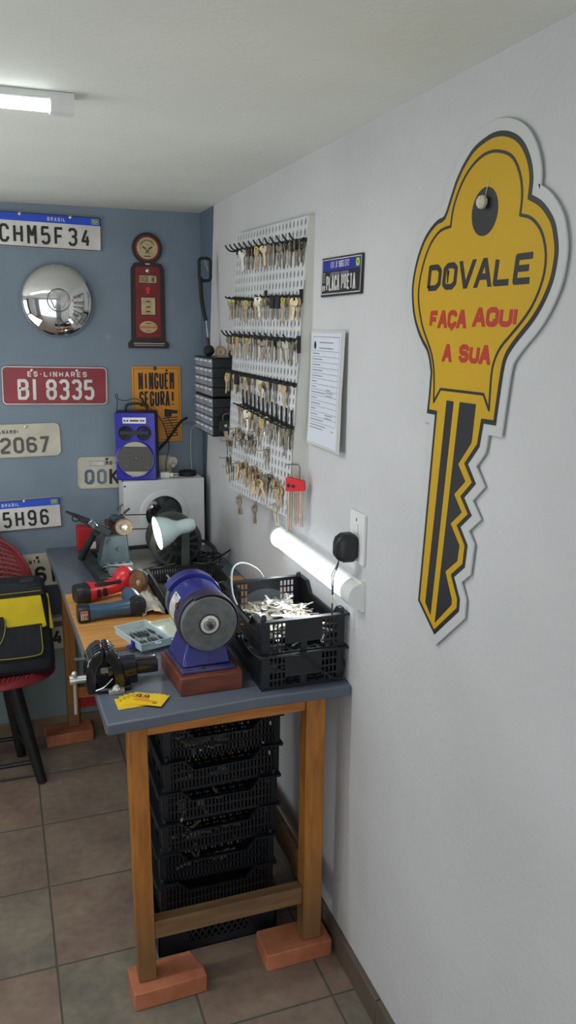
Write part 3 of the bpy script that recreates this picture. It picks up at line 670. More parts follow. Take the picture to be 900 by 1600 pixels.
g = MB(); g.add([pn(-.09+.008*cos(a), .117+.011*sin(a), .0013) for a in [2*pi*k/10 for k in range(10)]], [tuple(range(10))]); obj('printed_crest', g, 'ink', t)

# switch plate + adapter -----------------------------------------------
t = thing('switch_plate', 'white wall switch plate above the end of the tube light', 'switch', (WX, -1.656, 1.277)); 
obj('plate', MB().prism(rrect(-.042, .042, -.064, .066, .004), 0, .009, FS), 'white_plastic', t, bevel=.002)
obj('rocker', MB().prism(rrect(-.014, .01, .012, .035, .002), .009, .0125, FS), 'white_plastic', t, bevel=.001)
obj('slot', MB().prism(ellipse(-.002, .046, .003, .005, 12), .009, .0096, FS), 'grey_plastic', t)
t = thing('power_adapter', 'black plug adapter in the wall socket with a thin cord hanging down', 'adapter', (WX-.009, -1.653, 1.251))
g = MB(); sec = [(.018, .0), (.024, .012), (.024, .038), (.019, .052), (.012, .058)]
vs = []
for r, hgt in sec: vs += [(-hgt, u*r/.024*.02, v2*r/.024*.034-.0) for u, v2 in rrect(-1, 1, -1, 1, .5, 3)]
n = 16; g.add([(x, y, z*(1 if z > 0 else 1-.1)) for x, y, z in vs], [(i*n+k, i*n+(k+1) % n, (i+1)*n+(k+1) % n, (i+1)*n+k) for i in range(len(sec)-1) for k in range(n)]+[tuple(range(n)), tuple(range(4*n, 5*n))])
o_ = obj('body', g, 'black_plastic', t); o_.scale = (1, 1.1, 1.15)
for dx, m in ((0, 'black_plastic'), (.006, 'black_plastic')):
    obj('cord', MB().tube([(-.045, 0, -.03), (-.047, .004+dx, -.05), (-.05, .02+dx*2, -.08), (-.052, .016+dx, -.12), (-.054, .014+dx*.5, -.15), (-.056, .01, -.185)], .0018, 6), m, t)
obj('connector', MB().cyl((-.0535, .0145, -.128), (-.0535, .0145, -.148), .0035), 'ivory_plastic', t)

# drawer cabinets ---------------------------------------------------------
CX, CY0, CY1 = -.07, -.52, -.245
for z0, lab in ((1.388, 'black small-parts drawer cabinet, lower of the two stacked on the wall'), (1.5345, 'black small-parts drawer cabinet, upper of the two stacked on the wall')):
    t = thing('drawer_cabinet', lab, 'drawer cabinet', (WX, (CY0+CY1)/2, z0), 0, None)
    Wd = (CY1-CY0)/2; D = WX-CX; hh = .1445
    mb = MB(); mb.box(-D, 0, -Wd, -Wd+.003, 0, hh); mb.box(-D, 0, Wd-.003, Wd, 0, hh); mb.box(-D, 0, -Wd, Wd, 0, .003); mb.box(-D, 0, -Wd, Wd, hh-.003, hh); mb.box(-.004, 0, -Wd, Wd, 0, hh)
    for k in range(1, 4): mb.box(-D, 0, -Wd, Wd, hh*k/4-.001, hh*k/4+.001); mb.box(-D, 0, -Wd+2*Wd*k/4-.001, -Wd+2*Wd*k/4+.001, 0, hh)
    obj('case', mb, 'black_plastic', t)
    for r in range(4):
        for c in range(4):
            y0 = -Wd+.003+(2*Wd-.006)*c/4+.002; y1 = y0+(2*Wd-.006)/4-.004; a = .003+(hh-.006)*r/4+.002; b2 = a+(hh-.006)/4-.004
            dr = obj('drawer', MB().box(-D-.002, -.01, y0, y1, a, b2), 'drawer_plastic', t)
            obj('pull', MB().add([(-D-.002, y0+.012, b2-.004), (-D-.002, y1-.012, b2-.004), (-D-.012, y1-.014, b2-.006), (-D-.012, y0+.014, b2-.006), (-D-.002, y0+.012, b2-.012), (-D-.002, y1-.012, b2-.012)], [(0,1,2,3), (3,2,5,4), (0,3,4), (1,5,2), (0,4,5,1)]), 'white_plastic', dr, smooth=False)

# rod tool leaning in the corner ------------------------------------------
t = thing('loop_handled_rod', 'black tool with a loop handle and ball end standing on the drawer cabinet', 'tool', (-.035, -.33, 1.679))
obj('ball', MB().sphere((0,0,.0215), .0215), 'black_rubber', t)
obj('rod', MB().cyl((0, 0, .04), (-.009, .01, .15), .0035), 'steel', t)
obj('neck', MB().cyl((-.001, 0, .036), (-.004, .004, .072), .008, .006), 'black_plastic', t)
obj('grip', MB().tube([(-.009, .01, .135), (-.02, .02, .2), (-.024, .027, .285), (-.024, .028, .3)], .0085, 10, 4), 'black_rubber', t)
lp = [(u, v) for u, v in rrect(-.028, .017, .286, .368, .012, 4)]
obj('loop_handle', MB().tube([(u, .03+.0*v, v) for u, v in lp], .0062, 8, 0, closed=True), 'black_rubber', t)
obj('hanging_string', MB().tube([(-.008, .028, .372), (-.002, .029, .35), (.008, .03, .32)], .0008, 5), 'ivory_plastic', t)
t = thing('tape_roll', 'brown tape roll lying on its edge on top of the drawer cabinet', 'tape', (-.03, -.49, 1.679)); 
obj('roll', MB().lathe([(.011, 0), (.0215, 0), (.0215, .02), (.011, .02)], (0,.01,.0215), (-.1,-1,0), 30, closed=True), 'tape_brown', t); obj('core', MB().lathe([(.0095, -.0005), (.011, -.0005), (.011, .0205), (.0095, .0205)], (0,.01,.0215), (-.1,-1,0), 24, closed=True), 'cloth_white', t)
t = thing('small_flashlight', 'short black torch lying on the cabinet beside the tape roll', 'torch', (-.0, -.505, 1.679)); t.location = (-.012, -.508, 1.679)
obj('barrel', MB().lathe([(.012, 0), (.0145, .004), (.0145, .02), (.011, .026), (.011, .07)], (.0, .01, .0155), (.25,-1,0), 20), 'black_plastic', t)
t.location = (-.0, -.53, 1.679); 
# ================================================================== PEGBOARD
TL, TR, BL, BR = Vector((.0, -.62, 2.106)), Vector((.0, -1.302, 2.088)), Vector((-.04, -.61, 1.213)), Vector((-.04, -1.273, 1.246))
def pbp(u, v, d=0):
    p = (BL*(1-u)+BR*u)*(1-v)+(TL*(1-u)+TR*u)*v; p.x -= d; return p
t = thing('pegboard', 'tall white perforated pegboard covered with keys on the right wall', 'pegboard', (0,0,0))
o = obj('front_panel', holes_surface(lambda u, v: pbp(u, v, .001), 22, 31, (.2, .37)), 'white_board', t, smooth=False)
merge_solid(o, .003, 0)
mb = MB(); A = [pbp(*q, -.004) for q in ((0,0),(1,0),(1,1),(0,1))]; B = [pbp(*q, -.008) for q in ((0,0),(1,0),(1,1),(0,1))]
mb.add(A+B, [(0,1,2,3), (7,6,5,4), (0,4,5,1), (1,5,6,2), (2,6,7,3), (3,7,4,0)]); obj('hole_shade_sheet', mb, 'black_matte', t, smooth=False)  # black sheet stands in for the shade inside the holes
mk('crack', (120, 112, 96), .8)
mb = MB(); e = []
for v in [k/40 for k in range(41)]:
    p = pbp(1, v); w2 = .008+.0015*sin(v*40)
    e += [p+Vector((-.002, .004, 0)), p+Vector((-.002, -w2, 0)), Vector((WX, p.y-w2-.002, p.z)), Vector((WX, p.y+.004, p.z))]
mb.add(e, [(4*i+a, 4*i+(a+1) % 4, 4*i+4+(a+1) % 4, 4*i+4+a) for i in range(40) for a in range(4)]+[(3,2,1,0), (160,161,162,163)])
obj('edge_strip', mb, 'tape_film', t, smooth=False)
mb = MB(); rr = random.Random(5); pts = [Vector((pbp(1, v).x-.0025, pbp(1, v).y-.0085-.0015*sin(v*40)+rr.uniform(-.0015, .0015), pbp(1, v).z)) for v in [.1+.7*k/18 for k in range(19)]]
mb.tube(pts, .0011, 4, 0); obj('edge_crack', mb, 'crack', t)
mb = MB(); e = []
for v in [k/10 for k in range(11)]:
    p = pbp(0, v); e += [p+Vector((0, .0, 0)), p+Vector((0, .006, 0)), Vector((WX, p.y+.006, p.z)), Vector((WX, p.y, p.z))]
mb.add(e, [(4*i+a, 4*i+(a+1) % 4, 4*i+4+(a+1) % 4, 4*i+4+a) for i in range(10) for a in range(4)]); obj('edge_strip', mb, 'white_board', t, smooth=False)

# --- key prototypes: hang from the origin, plane = local YZ, thickness X
def key_mesh(kind, r):
    mb = MB(); F = frame((0,0,0), (0,1,0), (0,0,1))
    t_ = .0011
    if kind == 0:   # round bow
        bow = [(.0115*cos(a), -.0095+.0115*sin(a)) for a in [2*pi*k/20 for k in range(20)]]
        hole = (.0, -.004, .0032)
    elif kind == 1: # square bow
        bow = rrect(-.0115, .0115, -.021, .002, .004, 3); hole = (0, -.003, .003)
    else:           # three-lobed
        bow = []
        for k in range(24):
            a = 2*pi*k/24; q = .0092+.0026*abs(cos(1.5*a-pi/4)); bow.append((q*cos(a)*1.1, -.0095+q*sin(a)))
        hole = (0, -.004, .003)
    n = len(bow); vs = []
    for x in (-t_, t_):
        vs += [(x, u, v) for u, v in bow]+[(x, hole[0]+hole[2]*cos(2*pi*k/n+ (0 if kind != 1 else .3)), hole[1]+hole[2]*sin(2*pi*k/n+(0 if kind != 1 else .3))) for k in range(n)]
    fs = []
    for k in range(n):
        j = (k+1) % n; fs += [(k, n+k, n+j, j), (2*n+k, 2*n+j, 3*n+j, 3*n+k), (k, j, 2*n+j, 2*n+k), (n+k, 3*n+k, 3*n+j, n+j)]
    mb.add(vs, fs)
    bl = [(-.004, -.018)]; y = -.02
    bl = [(-.0042, -.018), (-.0042, -.050), (-.0015, -.054), (.002, -.053)]
    y = -.050
    while y < -.026: bl += [(r.uniform(.0012, .0042), y), (r.uniform(.0012, .0042), y+.0018)]; y += .0036
    bl += [(.0042, -.025), (.0042, -.018)]
    mb.prism(bl, -t_, t_, frame((0,0,0), (0,1,0), (0,0,1)))
    mb.box(t_, t_+.0003, -.0028, -.0014, -.048, -.019)
    return mb
KEYM = {}
for km in ('nickel', 'brass', 'old_key', 'silver'):
    for kd in range(3):
        o = obj('key', key_mesh(kd, random.Random(kd*7+len(km))), km); me = o.data; bpy.data.objects.remove(o); KEYM[km, kd] = me
me_t = obj('yellow_tag', MB().torus((0, 0, .001), .006, .0011, (1,0,.2), 14, 5, sc=(1, 1.5)), 'yellow_tag').data; bpy.data.objects.remove(bpy.data.objects['yellow_tag'])
o = obj('x', MB().prism(rrect(-.0125, .0125, -.026, .003, .006, 4), -.003, .003, frame((0,0,0), (0,1,0), (0,0,1))), 'black_plastic', bevel=0); me_head = o.data; bpy.data.objects.remove(o)
def key(loc, rot, label, group, km='nickel', kd=0, scale=1.0, tagc=False, blackhead=False, name='key'):
    o = bpy.data.objects.new(name, KEYM[km, kd]); C.objects.link(o); o.location = loc; o.rotation_euler = rot; o.scale = (scale,)*3
    tag(o, label, 'key', group)
    if tagc:
        c = bpy.data.objects.new('yellow_tag', me_t); C.objects.link(c); c.parent = o
    if blackhead:
        c = bpy.data.objects.new('plastic_head', me_head); C.objects.link(c); c.parent = o
    return o
def bx(p, d): return Vector((p.x-d, p.y, p.z))
ROWS = [  # name, z at far end, z at near end, y0, y1, hooks, style, tagged hooks, position words
 ('topmost', 2.050, 2.026, -.64, -1.292, 13, 'up', [6], 'top'),
 ('second', 1.890, 1.876, -.635, -.925, 7, 'bar', [1, 2, 5], 'second'),
 ('second', 1.884, 1.876, -.985, -1.288, 7, 'bar', [1, 5], 'second'),
 ('third', 1.764, 1.758, -.63, -1.285, 13, 'up', [3, 5], 'third'),
 ('fourth', 1.636, 1.634, -.63, -1.28, 13, 'bar', [1, 5, 8], 'fourth'),
 ('fifth', 1.535, 1.512, -.79, -1.278, 12, 'tall', [4, 7], 'fifth')]
rr = random.Random(11); mats = ['nickel', 'brass', 'old_key', 'nickel', 'silver', 'old_key']
RL = ['black hook rail across the top of the pegboard', 'black hook rail in the second row, half nearer the corner', 'black hook rail in the second row, half nearer the yellow key sign', 'black hook rail in the third row, level with the cabinet top', 'black hook rail in the fourth row, starting beside the cabinet', 'black rail with tall upright pegs in the fifth row of the pegboard']
for ri, (nm, z0, z1, y0, y1, n, st, tg, w) in enumerate(ROWS):
    t = thing('hook_rail', RL[ri], 'hook rail', (0,0,0))
    def pt(f, d=0):
        z = z0+(z1-z0)*f; v = (z-1.23)/(2.097-1.23); x = -.04*(1-v); return Vector((x-.004-d, y0+(y1-y0)*f, z))
    mb = MB(); a, b2 = pt(-.02), pt(1.02); mb.add([a+Vector((-.004,0,-.005)), b2+Vector((-.004,0,-.005)), b2+Vector((-.004,0,.005)), a+Vector((-.004,0,.005)), a+Vector((.003,0,-.005)), b2+Vector((.003,0,-.005)), b2+Vector((.003,0,.005)), a+Vector((.003,0,.005))], [(3,2,1,0), (4,5,6,7), (0,1,5,4), (1,2,6,5), (2,3,7,6), (3,0,4,7)])
    if ri == 2: mb.box(a.x-.006, a.x+.002, a.y-.004, a.y+.004, a.z-.018, a.z+.02); mb.box(b2.x-.006, b2.x+.002, b2.y-.004, b2.y+.004, b2.z-.018, b2.z+.02)
    if ri == 3: mb.box(b2.x-.006, b2.x+.002, b2.y-.004, b2.y+.012, b2.z-.035, b2.z+.012)
    obj('rail', mb, 'black_plastic', t)
    hp = {}
    for k in range(n):
        f = k/(n-1); p = pt(f); key_id = 'h%d' % ri
        if key_id not in hp:
            m2 = MB()
            if st == 'tall': m2.tube([(0,0,0), (-.02,0,-.002), (-.04,0,.004)], .0022, 6, 3); m2.box(-.006, -.001, -.0028, .0028, -.004, .05)
            else: m2.tube([(0,0,0), (-.02,0,-.004), (-.036,0,.002), (-.046,0,.016)] if st == 'up' else [(0,0,0), (-.02,0,-.001), (-.034,0,.001), (-.038,0,.006)], .0028, 6, 3); m2.box(-.006, 0, -.003, .003, -.014 if st == 'up' else -.008, .006)
            h = obj('hook', m2, 'black_plastic', t); h.location = p; hp[key_id] = h
        else:
            h = hp[key_id].copy(); C.objects.link(h); h.parent = t; h.location = p
        if st == 'up' and ri == 0 and k < 2: continue
        nk = rr.choice([2, 2, 3]) if ri != 4 else rr.choice([0, 2, 3, 2])
        km = rr.choice(mats); 
        for j in range(nk):
            d = .008+.011*j+rr.uniform(-.001, .001)
            lab = 'small key hanging in a bunch from the %s hook row of the pegboard' % w
            key((p.x-d, p.y+rr.uniform(-.003, .003), p.z-.003), (rr.uniform(-.12, .12), rr.uniform(-.05, .05), rr.uniform(-.8, .8)), lab, 'keys in the %s hook row' % w, km if rr.random() < .7 else rr.choice(mats), rr.randrange(3), rr.uniform(1.05, 1.3))
        if k in tg:
            key((p.x-.036, p.y, p.z-.012), (rr.uniform(-.15, .15), 0, rr.uniform(-.3, .3)), 'key with a yellow tag in the %s hook row of the pegboard' % w, 'yellow-tagged keys in the %s hook row' % w, 'brass', rr.randrange(3), 1.15, tagc=True)
        if (ri, k) in ((1, 6), (2, 4), (2, 3), (4, 3), (0, 8)) and ri in (2, 4) :
            lb = {(2,3): 'thin black-headed key in the second row, nearer the corner of the pair', (2,4): 'larger black-headed car key in the second hook row', (4,3): 'black-headed car key in the fourth hook row'}[ri, k]
            key((p.x-.034, p.y-.004, p.z-.004), (0, 0, .1), lb, None, 'old_key', 1, 1.15, blackhead=True)
# loose metal hooks with bunches lower down
def ring_hook(p): return None
low = [(.06,.20,3,'old_key'),(.13,.235,3,'old_key'),(.21,.26,3,'brass'),(.28,.245,3,'old_key'),(.36,.225,3,'nickel'),(.43,.25,3,'old_key'),(.49,.235,3,'old_key'),(.56,.275,2,'old_key'),(.70,.215,2,'old_key'),
       (.05,.13,3,'old_key'),(.12,.10,3,'nickel'),(.22,.12,2,'old_key'),(.36,.135,5,'brass'),(.44,.12,5,'brass'),(.53,.135,5,'brass'),(.60,.12,6,'brass'),(.68,.10,6,'brass'),(.77,.13,4,'old_key'),(.85,.12,3,'brass'),(.92,.10,3,'brass'),(.86,.03,2,'nickel')]
for i, (u, v, n, km) in enumerate(low):
    p = pbp(u, v); o = obj('wire_hook', MB().tube([(.002,0,.006), (-.006,0,.006), (-.02,0,-.002), (-.042,0,-.003), (-.045,0,.006)], .0012, 6, 3), 'steel', loc=p)
    tag(o, 'thin steel wire hook low on the pegboard, %s' % ('in the sixth row' if i < 9 else 'in the lowest row'), 'hook', 'wire hooks in the %s row' % ('sixth' if i < 9 else 'lowest'))
    for j in range(n):
        key((p.x-.006-.007*j, p.y+rr.uniform(-.004, .004), p.z-.002), (rr.uniform(-.5, .5) if km == 'brass' else rr.uniform(-.2, .2), 0, rr.uniform(-.8, .8)), 'key in a loose bunch on the %s row of wire hooks' % ('sixth' if i < 9 else 'lowest'), 'keys on the %s wire hook row' % ('sixth' if i < 9 else 'lowest'), km, rr.randrange(3), rr.uniform(.95, 1.2) if i >= 9 else rr.uniform(.8, 1.05))
key(pbp(.8, .31)+Vector((-.01,0,0)), (0,0,.3), 'single dark key alone in a gap beside the sixth row', None, 'old_key', 2, .95)
key(pbp(.93, .29)+Vector((-.012,0,-.012)), (0,0,.2), 'black-topped key with a yellow tag at the lower near edge', None, 'old_key', 0, 1.0, tagc=True)
# bunches hanging under the board edge
for (u, ang, lab) in ((.28, (.45, -.15, 0, -.3), 'thin key in the bunch of four hanging below the pegboard edge'), (.55, (.1, -.1, .02), 'key in the bunch of three hanging lowest under the pegboard')):
    p = pbp(u, 0, .004)
    o = obj('key_ring', MB().torus((0, 0, -.006), .009, .0009, (.3,1,0), 20, 6), 'steel', loc=p); tag(o, 'steel ring holding keys under the pegboard, %s' % ('nearer the corner' if u < .4 else 'lowest of all'), 'key ring')
    for j, a in enumerate(ang): key((p.x-.002-.003*j, p.y, p.z-.012), (a, 0, .2*j), lab, 'keys under the pegboard, bunch of %d' % len(ang), 'old_key', 0 if u > .4 else 1, 1.15)
# black fob
t = thing('key_fob', 'black square key fob with a brass key hanging beside the drawer cabinet', 'key fob', (-.045, -.6, 1.437)); t.rotation_euler = (-.0, 0, 0)
obj('fob_body', MB().prism(rrect(-.022, .022, -.018, .02, .006), -.005, .005, frame((0,0,0), (1,0,0), (0,0,1))), 'black_plastic', t, bevel=.001)
obj('fob_button', MB().cyl((0,-.005,.002), (0,-.0065,.002), .0055), 'silver', t)
obj('fob_key', MB().prism([(-.008,-.016), (.006,-.016), (.02,-.07), (.008,-.075)], -.003, .004, frame((0,0,0), (1,0,0), (0,0,1))), 'brass', t)
obj('fob_ring', MB().torus((.006, 0, .03), .016, .001, (0,1,0), 20, 6), 'steel', t)
# allen keys
t = thing('hex_key_holder', 'red plastic holder clipping a fan of hex keys beside the pegboard', 'tool holder', (-.01, -1.3, 1.345))
FX = frame((0,0,0), (.8,-.6,0), (0,0,1)); t.location = (-.03, -1.305, 1.345)
obj('clip', MB().prism([(-.028, .026), (.028, .018), (.03, -.012), (-.028, -.016)], -.008, .008, FX), 'bright_red', t, bevel=.002)
obj('clip_lettering', MB().prism(ellipse(-.018, .002, .005, .006, 10), .008, .0086, FX).prism(ellipse(-.004, .001, .006, .005, 10), .008, .0086, FX), 'ink', t)
for k in range(8):
    u = -.025+.007*k; L = .17-.006*k if k < 6 else .15
    o = obj('hex_key', MB().tube([Vector((.8*u,-.6*u,.034-.001*k)), Vector((.8*u,-.6*u,.02)), Vector((.76*u,-.57*u,-L*.5)), Vector((.8*u,-.6*u,-L+.03))], .0019-.0001*k, 6, 2), 'copper' if k % 3 else 'steel', loc=(-.03, -1.305, 1.345))
    tag(o, 'long bronze hex key held in the red clip beside the pegboard', 'hex key', 'hex keys in the red holder')
o = obj('hex_key', MB().tube([(-.022,.016,.062), (.006,-.005,.064), (.01,-.008,.056), (.01,-.008,.0)], .002, 6, 0), 'steel', loc=(-.03, -1.305, 1.345)); tag(o, 'largest hex key, its bent end standing above the red holder', 'hex key')

# ================================================================== CRATES
CL, CW, CH = .345, .24, .1
def crate_parts(L=CL, W=CW, Hh=CH, big=False):
    """long side along Y, short sides at -Y / +Y; origin bottom centre"""
    parts = {}
    t_ = .0025
    # short sides: solid with slot groups and windows
    def panel(w, h, holes, F):
        us = sorted({-w/2, w/2} | {a for h_ in holes for a in h_[:2]}); vs = sorted({0, h} | {a for h_ in holes for a in h_[2:]}); mb = MB()
        for j in range(len(vs)-1):
            run = None
            for i in range(len(us)-1):
                cu, cv = (us[i]+us[i+1])/2, (vs[j]+vs[j+1])/2
                hit = any(a < cu < b and c < cv < d for a, b, c, d in holes)
                if not hit: run = [us[i], us[i+1]] if run is None else [run[0], us[i+1]]
                if (hit or i == len(us)-2) and run:
                    mb.prism([(run[0], vs[j]), (run[1], vs[j]), (run[1], vs[j+1]), (run[0], vs[j+1])], 0, t_, F); run = None
        return mb
    holes = []
    for s in (-1, 1):
        for i in range(4):
            for j in range(4):
                c = s*(W/2-.03-.0115*i); holes.append((c-.0038, c+.0038, .01+.021*j, .01+.021*j+.016))
    for s in (-1, 1): holes.append((s*.03-.021, s*.03+.021, .01, .032))
    parts['end_panel'] = [panel(W-.008, Hh-.008, holes, frame((0, -L/2+.004, 0), (1,0,0), (0,0,1))), panel(W-.008, Hh-.008, holes, frame((0, L/2-.004, 0), (-1,0,0), (0,0,1)))]
    # long sides: slats with a cut-down middle
    def hz(u):
        a = abs(u)
        return Hh if a > L/2-.055 else Hh-.032 if a < L/2-.085 else Hh-.032*(L/2-.055-a)/.03
    sides = []
    for s in (-1, 1):
        F = frame((s*(W/2-.004), 0, 0), (0, s, 0), (0,0,1)); mb = MB(); n = int((L-.03)/.0108); w0 = .0054
        for i in range(n+1):
            u = -(L-.03)/2+(L-.03)*i/n; mb.prism([(u-w0/2, 0), (u+w0/2, 0), (u+w0/2, hz(u)-.006), (u-w0/2, hz(u)-.006)], -t_, 0, F)
        for v0, v1 in ((0, .009), (.032, .037), (.058, .062)): mb.prism([(-L/2+.004, v0), (L/2-.004, v0), (L/2-.004, v1), (-L/2+.004, v1)], -t_, 0, F)
        for q in (-1, 1):
            mb.prism([(q*(L/2-.004), 0), (q*(L/2-.02), 0), (q*(L/2-.02), Hh), (q*(L/2-.004), Hh)], -t_, .0005, F)
            mb.prism([(q*(L/2-.05), Hh-.022), (q*(L/2-.02), Hh-.022), (q*(L/2-.02), Hh-.018), (q*(L/2-.05), Hh-.018)], -t_, 0, F)
        us = [-L/2+.004, -L/2+.055, -L/2+.085, 0, L/2-.085, L/2-.055, L/2-.004]
        mb.prism([(u, hz(u)) for u in us]+[(u, hz(u)-.009) for u in us[::-1]], -t_, .001, F)
        sides.append(mb)
    parts['side_panel'] = sides
    # rim following the profile
    mb = MB(); us = [-L/2+.004, -L/2+.055, -L/2+.085, L/2-.085, L/2-.055, L/2-.004]
    for s in (-1, 1):
        x0, x1 = s*(W/2-.007), s*(W/2+.007)
        for a, b in zip(us, us[1:]):
            mb.add([(x0, a, hz(a)), (x1, a, hz(a)), (x1, b, hz(b)), (x0, b, hz(b)), (x0, a, hz(a)-.0035), (x1, a, hz(a)-.0035), (x1, b, hz(b)-.0035), (x0, b, hz(b)-.0035)], [(0,1,2,3), (7,6,5,4), (0,4,5,1), (1,5,6,2), (2,6,7,3), (3,7,4,0)])
        yy0, yy1 = s*(L/2-.008), s*(L/2+.009)
        mb.prism(rrect(-W/2-.008, W/2+.008, min(yy0, yy1), max(yy0, yy1), .006, 3), Hh-.006, Hh)
    parts['rim'] = [mb]
    mb = MB()
    for i in range(9): mb.box(-W/2+.006+.0265*i, -W/2+.016+.0265*i, -L/2+.006, L/2-.006, 0, .003)
    for i in range(13): mb.box(-W/2+.006, W/2-.006, -L/2+.006+.0268*i, -L/2+.016+.0268*i, 0, .003)
    parts['base'] = [mb]
    parts['corner_peg'] = [MB().lathe([(.0075, 0), (.0065, .012), (.004, .0135)], (sx*(W/2-.012), sy*(L/2-.01), Hh), (0,0,1), 12) for sx in (-1, 1) for sy in (-1, 1)]
    return parts
def make_crate(label, group=None, **k):
    t = thing('plastic_crate', label, 'crate', (0,0,0), 0, group)
    for nm, ms in crate_parts(**k).items():
        for m2 in ms: obj(nm, m2, 'crate_black', t, smooth=(nm == 'corner_peg'))
    return t
PIT = .094
cx, cy = -.1105, -1.431
c0 = make_crate('lower black vented crate on the worktop, under the crate of keys'); c0.location = (cx, cy, TZ)
c1 = dup(c0, (cx, cy, TZ+PIT), None, 'upper black vented crate on the worktop, filled with loose keys')
# stack under the bench (turned a quarter)
base = dict()
t = thing('large_crate', 'bottom black crate with diamond-pattern vents standing on the floor under the bench', 'crate', (-.31, -1.33, 0))
LW, LD, LH = .36, .25, .126
mb = MB(); mb.box(-LW/2, LW/2, -LD/2, -LD/2+.004, 0, .03); mb.box(-LW/2, LW/2, -LD/2, -LD/2+.004, .095, LH); mb.box(-LW/2, -LW/2+.08, -LD/2, -LD/2+.004, .03, .095); mb.box(LW/2-.08, LW/2, -LD/2, -LD/2+.004, .03, .095)
FFc = frame((0, -LD/2+.004, 0), (1,0,0), (0,0,1))
for k in range(-2, 12):
    u = -.11+.02*k
    a = [(max(-.1, min(.1, u+ (q*.065 if 1 else 0))), .03+.065*q) for q in (0, 1)]
    if -.11 <= u <= .11: mb.stroke([(max(-.1, u-.02), .03), (min(.1, u+.02), .095)], .006, 0, .004, FFc, joints=False); mb.stroke([(min(.1, u+.02), .03), (max(-.1, u-.02), .095)], .006, 0, .004, FFc, joints=False)
obj('front_panel', mb, 'crate_black', t, smooth=False)
obj('side_panel', MB().box(-LW/2, -LW/2+.004, -LD/2, LD/2, 0, LH), 'crate_black', t); obj('side_panel', MB().box(LW/2-.004, LW/2, -LD/2, LD/2, 0, LH), 'crate_black', t)
obj('back_panel', MB().box(-LW/2, LW/2, LD/2-.004, LD/2, 0, LH), 'crate_black', t); obj('base', MB().box(-LW/2, LW/2, -LD/2, LD/2, 0, .004), 'crate_black', t)
obj('rim', MB().box(-LW/2-.006, LW/2+.006, -LD/2-.006, -LD/2+.004, LH-.006, LH).box(-LW/2-.006, -LW/2+.004, -LD/2, LD/2, LH-.006, LH).box(LW/2-.004, LW/2+.006, -LD/2, LD/2, LH-.006, LH), 'crate_black', t)
names = ['sixth and lowest of the slatted black crates stacked under the bench', 'fifth from the top of the slatted black crates under the bench', 'fourth from the top of the slatted black crates under the bench', 'third from the top of the slatted black crates under the bench', 'second from the top of the slatted black crates under the bench', 'topmost slatted black crate in the stack under the bench']
for k in range(6):
    c = dup(c0, (-.308+.0055*k, -1.322+.004*k, .127+.0945*k), (0, 0, pi/2+[.01, -.02, .015, -.01, .02, -.005][k]), 'slatted black crate, '+names[k] if False else names[k])
# loose keys heaped in the crates
rr = random.Random(21)
hx0, hx1, hy0, hy1, hz0 = cx-.095, cx+.095, cy-.135, cy+.135, TZ+PIT+.008
for k in range(72):
    x = rr.uniform(-1, 1); y = rr.uniform(-1, 1); hgt = .010+.042*max(0, 1-.5*(x*x+y*y))*rr.uniform(.55, 1)
    key((cx+x*.082, cy+.01+y*.115, hz0+.004+hgt), (rr.uniform(-.25, .25), pi/2+rr.uniform(-.35, .35), rr.uniform(0, 6.28)), 'loose silver key in the heap filling the upper crate', 'loose keys heaped in the upper crate', rr.choice(['silver', 'silver', 'nickel', 'silver', 'brass']), rr.randrange(3), 1.0)
def key_pile(nm, label, spots, m_, n_seed):
    """many flat-lying keys, beyond counting, as one object"""
    mb = MB(); r_ = random.Random(n_seed); km_ = [key_mesh(q, random.Random(q)) for q in range(3)]
    for (x, y, z) in spots:
        k_ = r_.choice(km_); T = Matrix.Translation((x, y, z)) @ Matrix.Rotation(r_.uniform(0, 6.28), 4, 'Z') @ Matrix.Rotation(pi/2+r_.uniform(-.3, .3), 4, 'Y') @ Matrix.Rotation(r_.uniform(-.25, .25), 4, 'X')
        mb.add([T @ Vector(v) for v in k_.v], k_.f)
    o = obj(nm, mb, m_); tag(o, label, 'keys'); o['kind'] = 'stuff'; return o
def dome(n, sx, sy, h, z0):
    out = []
    for _ in range(n):
        x, y = rr.uniform(-1, 1), rr.uniform(-1, 1); out.append((cx+x*sx, cy+.01+y*sy, z0+h*max(0, 1-.5*(x*x+y*y))*rr.uniform(.2, .95)))
    return out
key_pile('loose_keys', 'rest of the loose silver keys heaped in the upper crate', dome(170, .085, .125, .05, hz0+.004), 'silver', 1)
key_pile('loose_keys', 'scattered loose keys lying in the lower crate on the worktop', dome(40, .075, .11, .012, TZ+.012), 'nickel', 2)
sp_ = []
for k in range(30): sp_.append((-.36+rr.uniform(-.04, .1), -1.395+rr.uniform(0, .04), .127+.0945*rr.choice([1, 2, 3, 4, 5, 5, 5])+.012+rr.uniform(0, .008)))
key_pile('loose_keys', 'few loose keys glinting inside the crates stacked under the bench', sp_, 'nickel', 3)
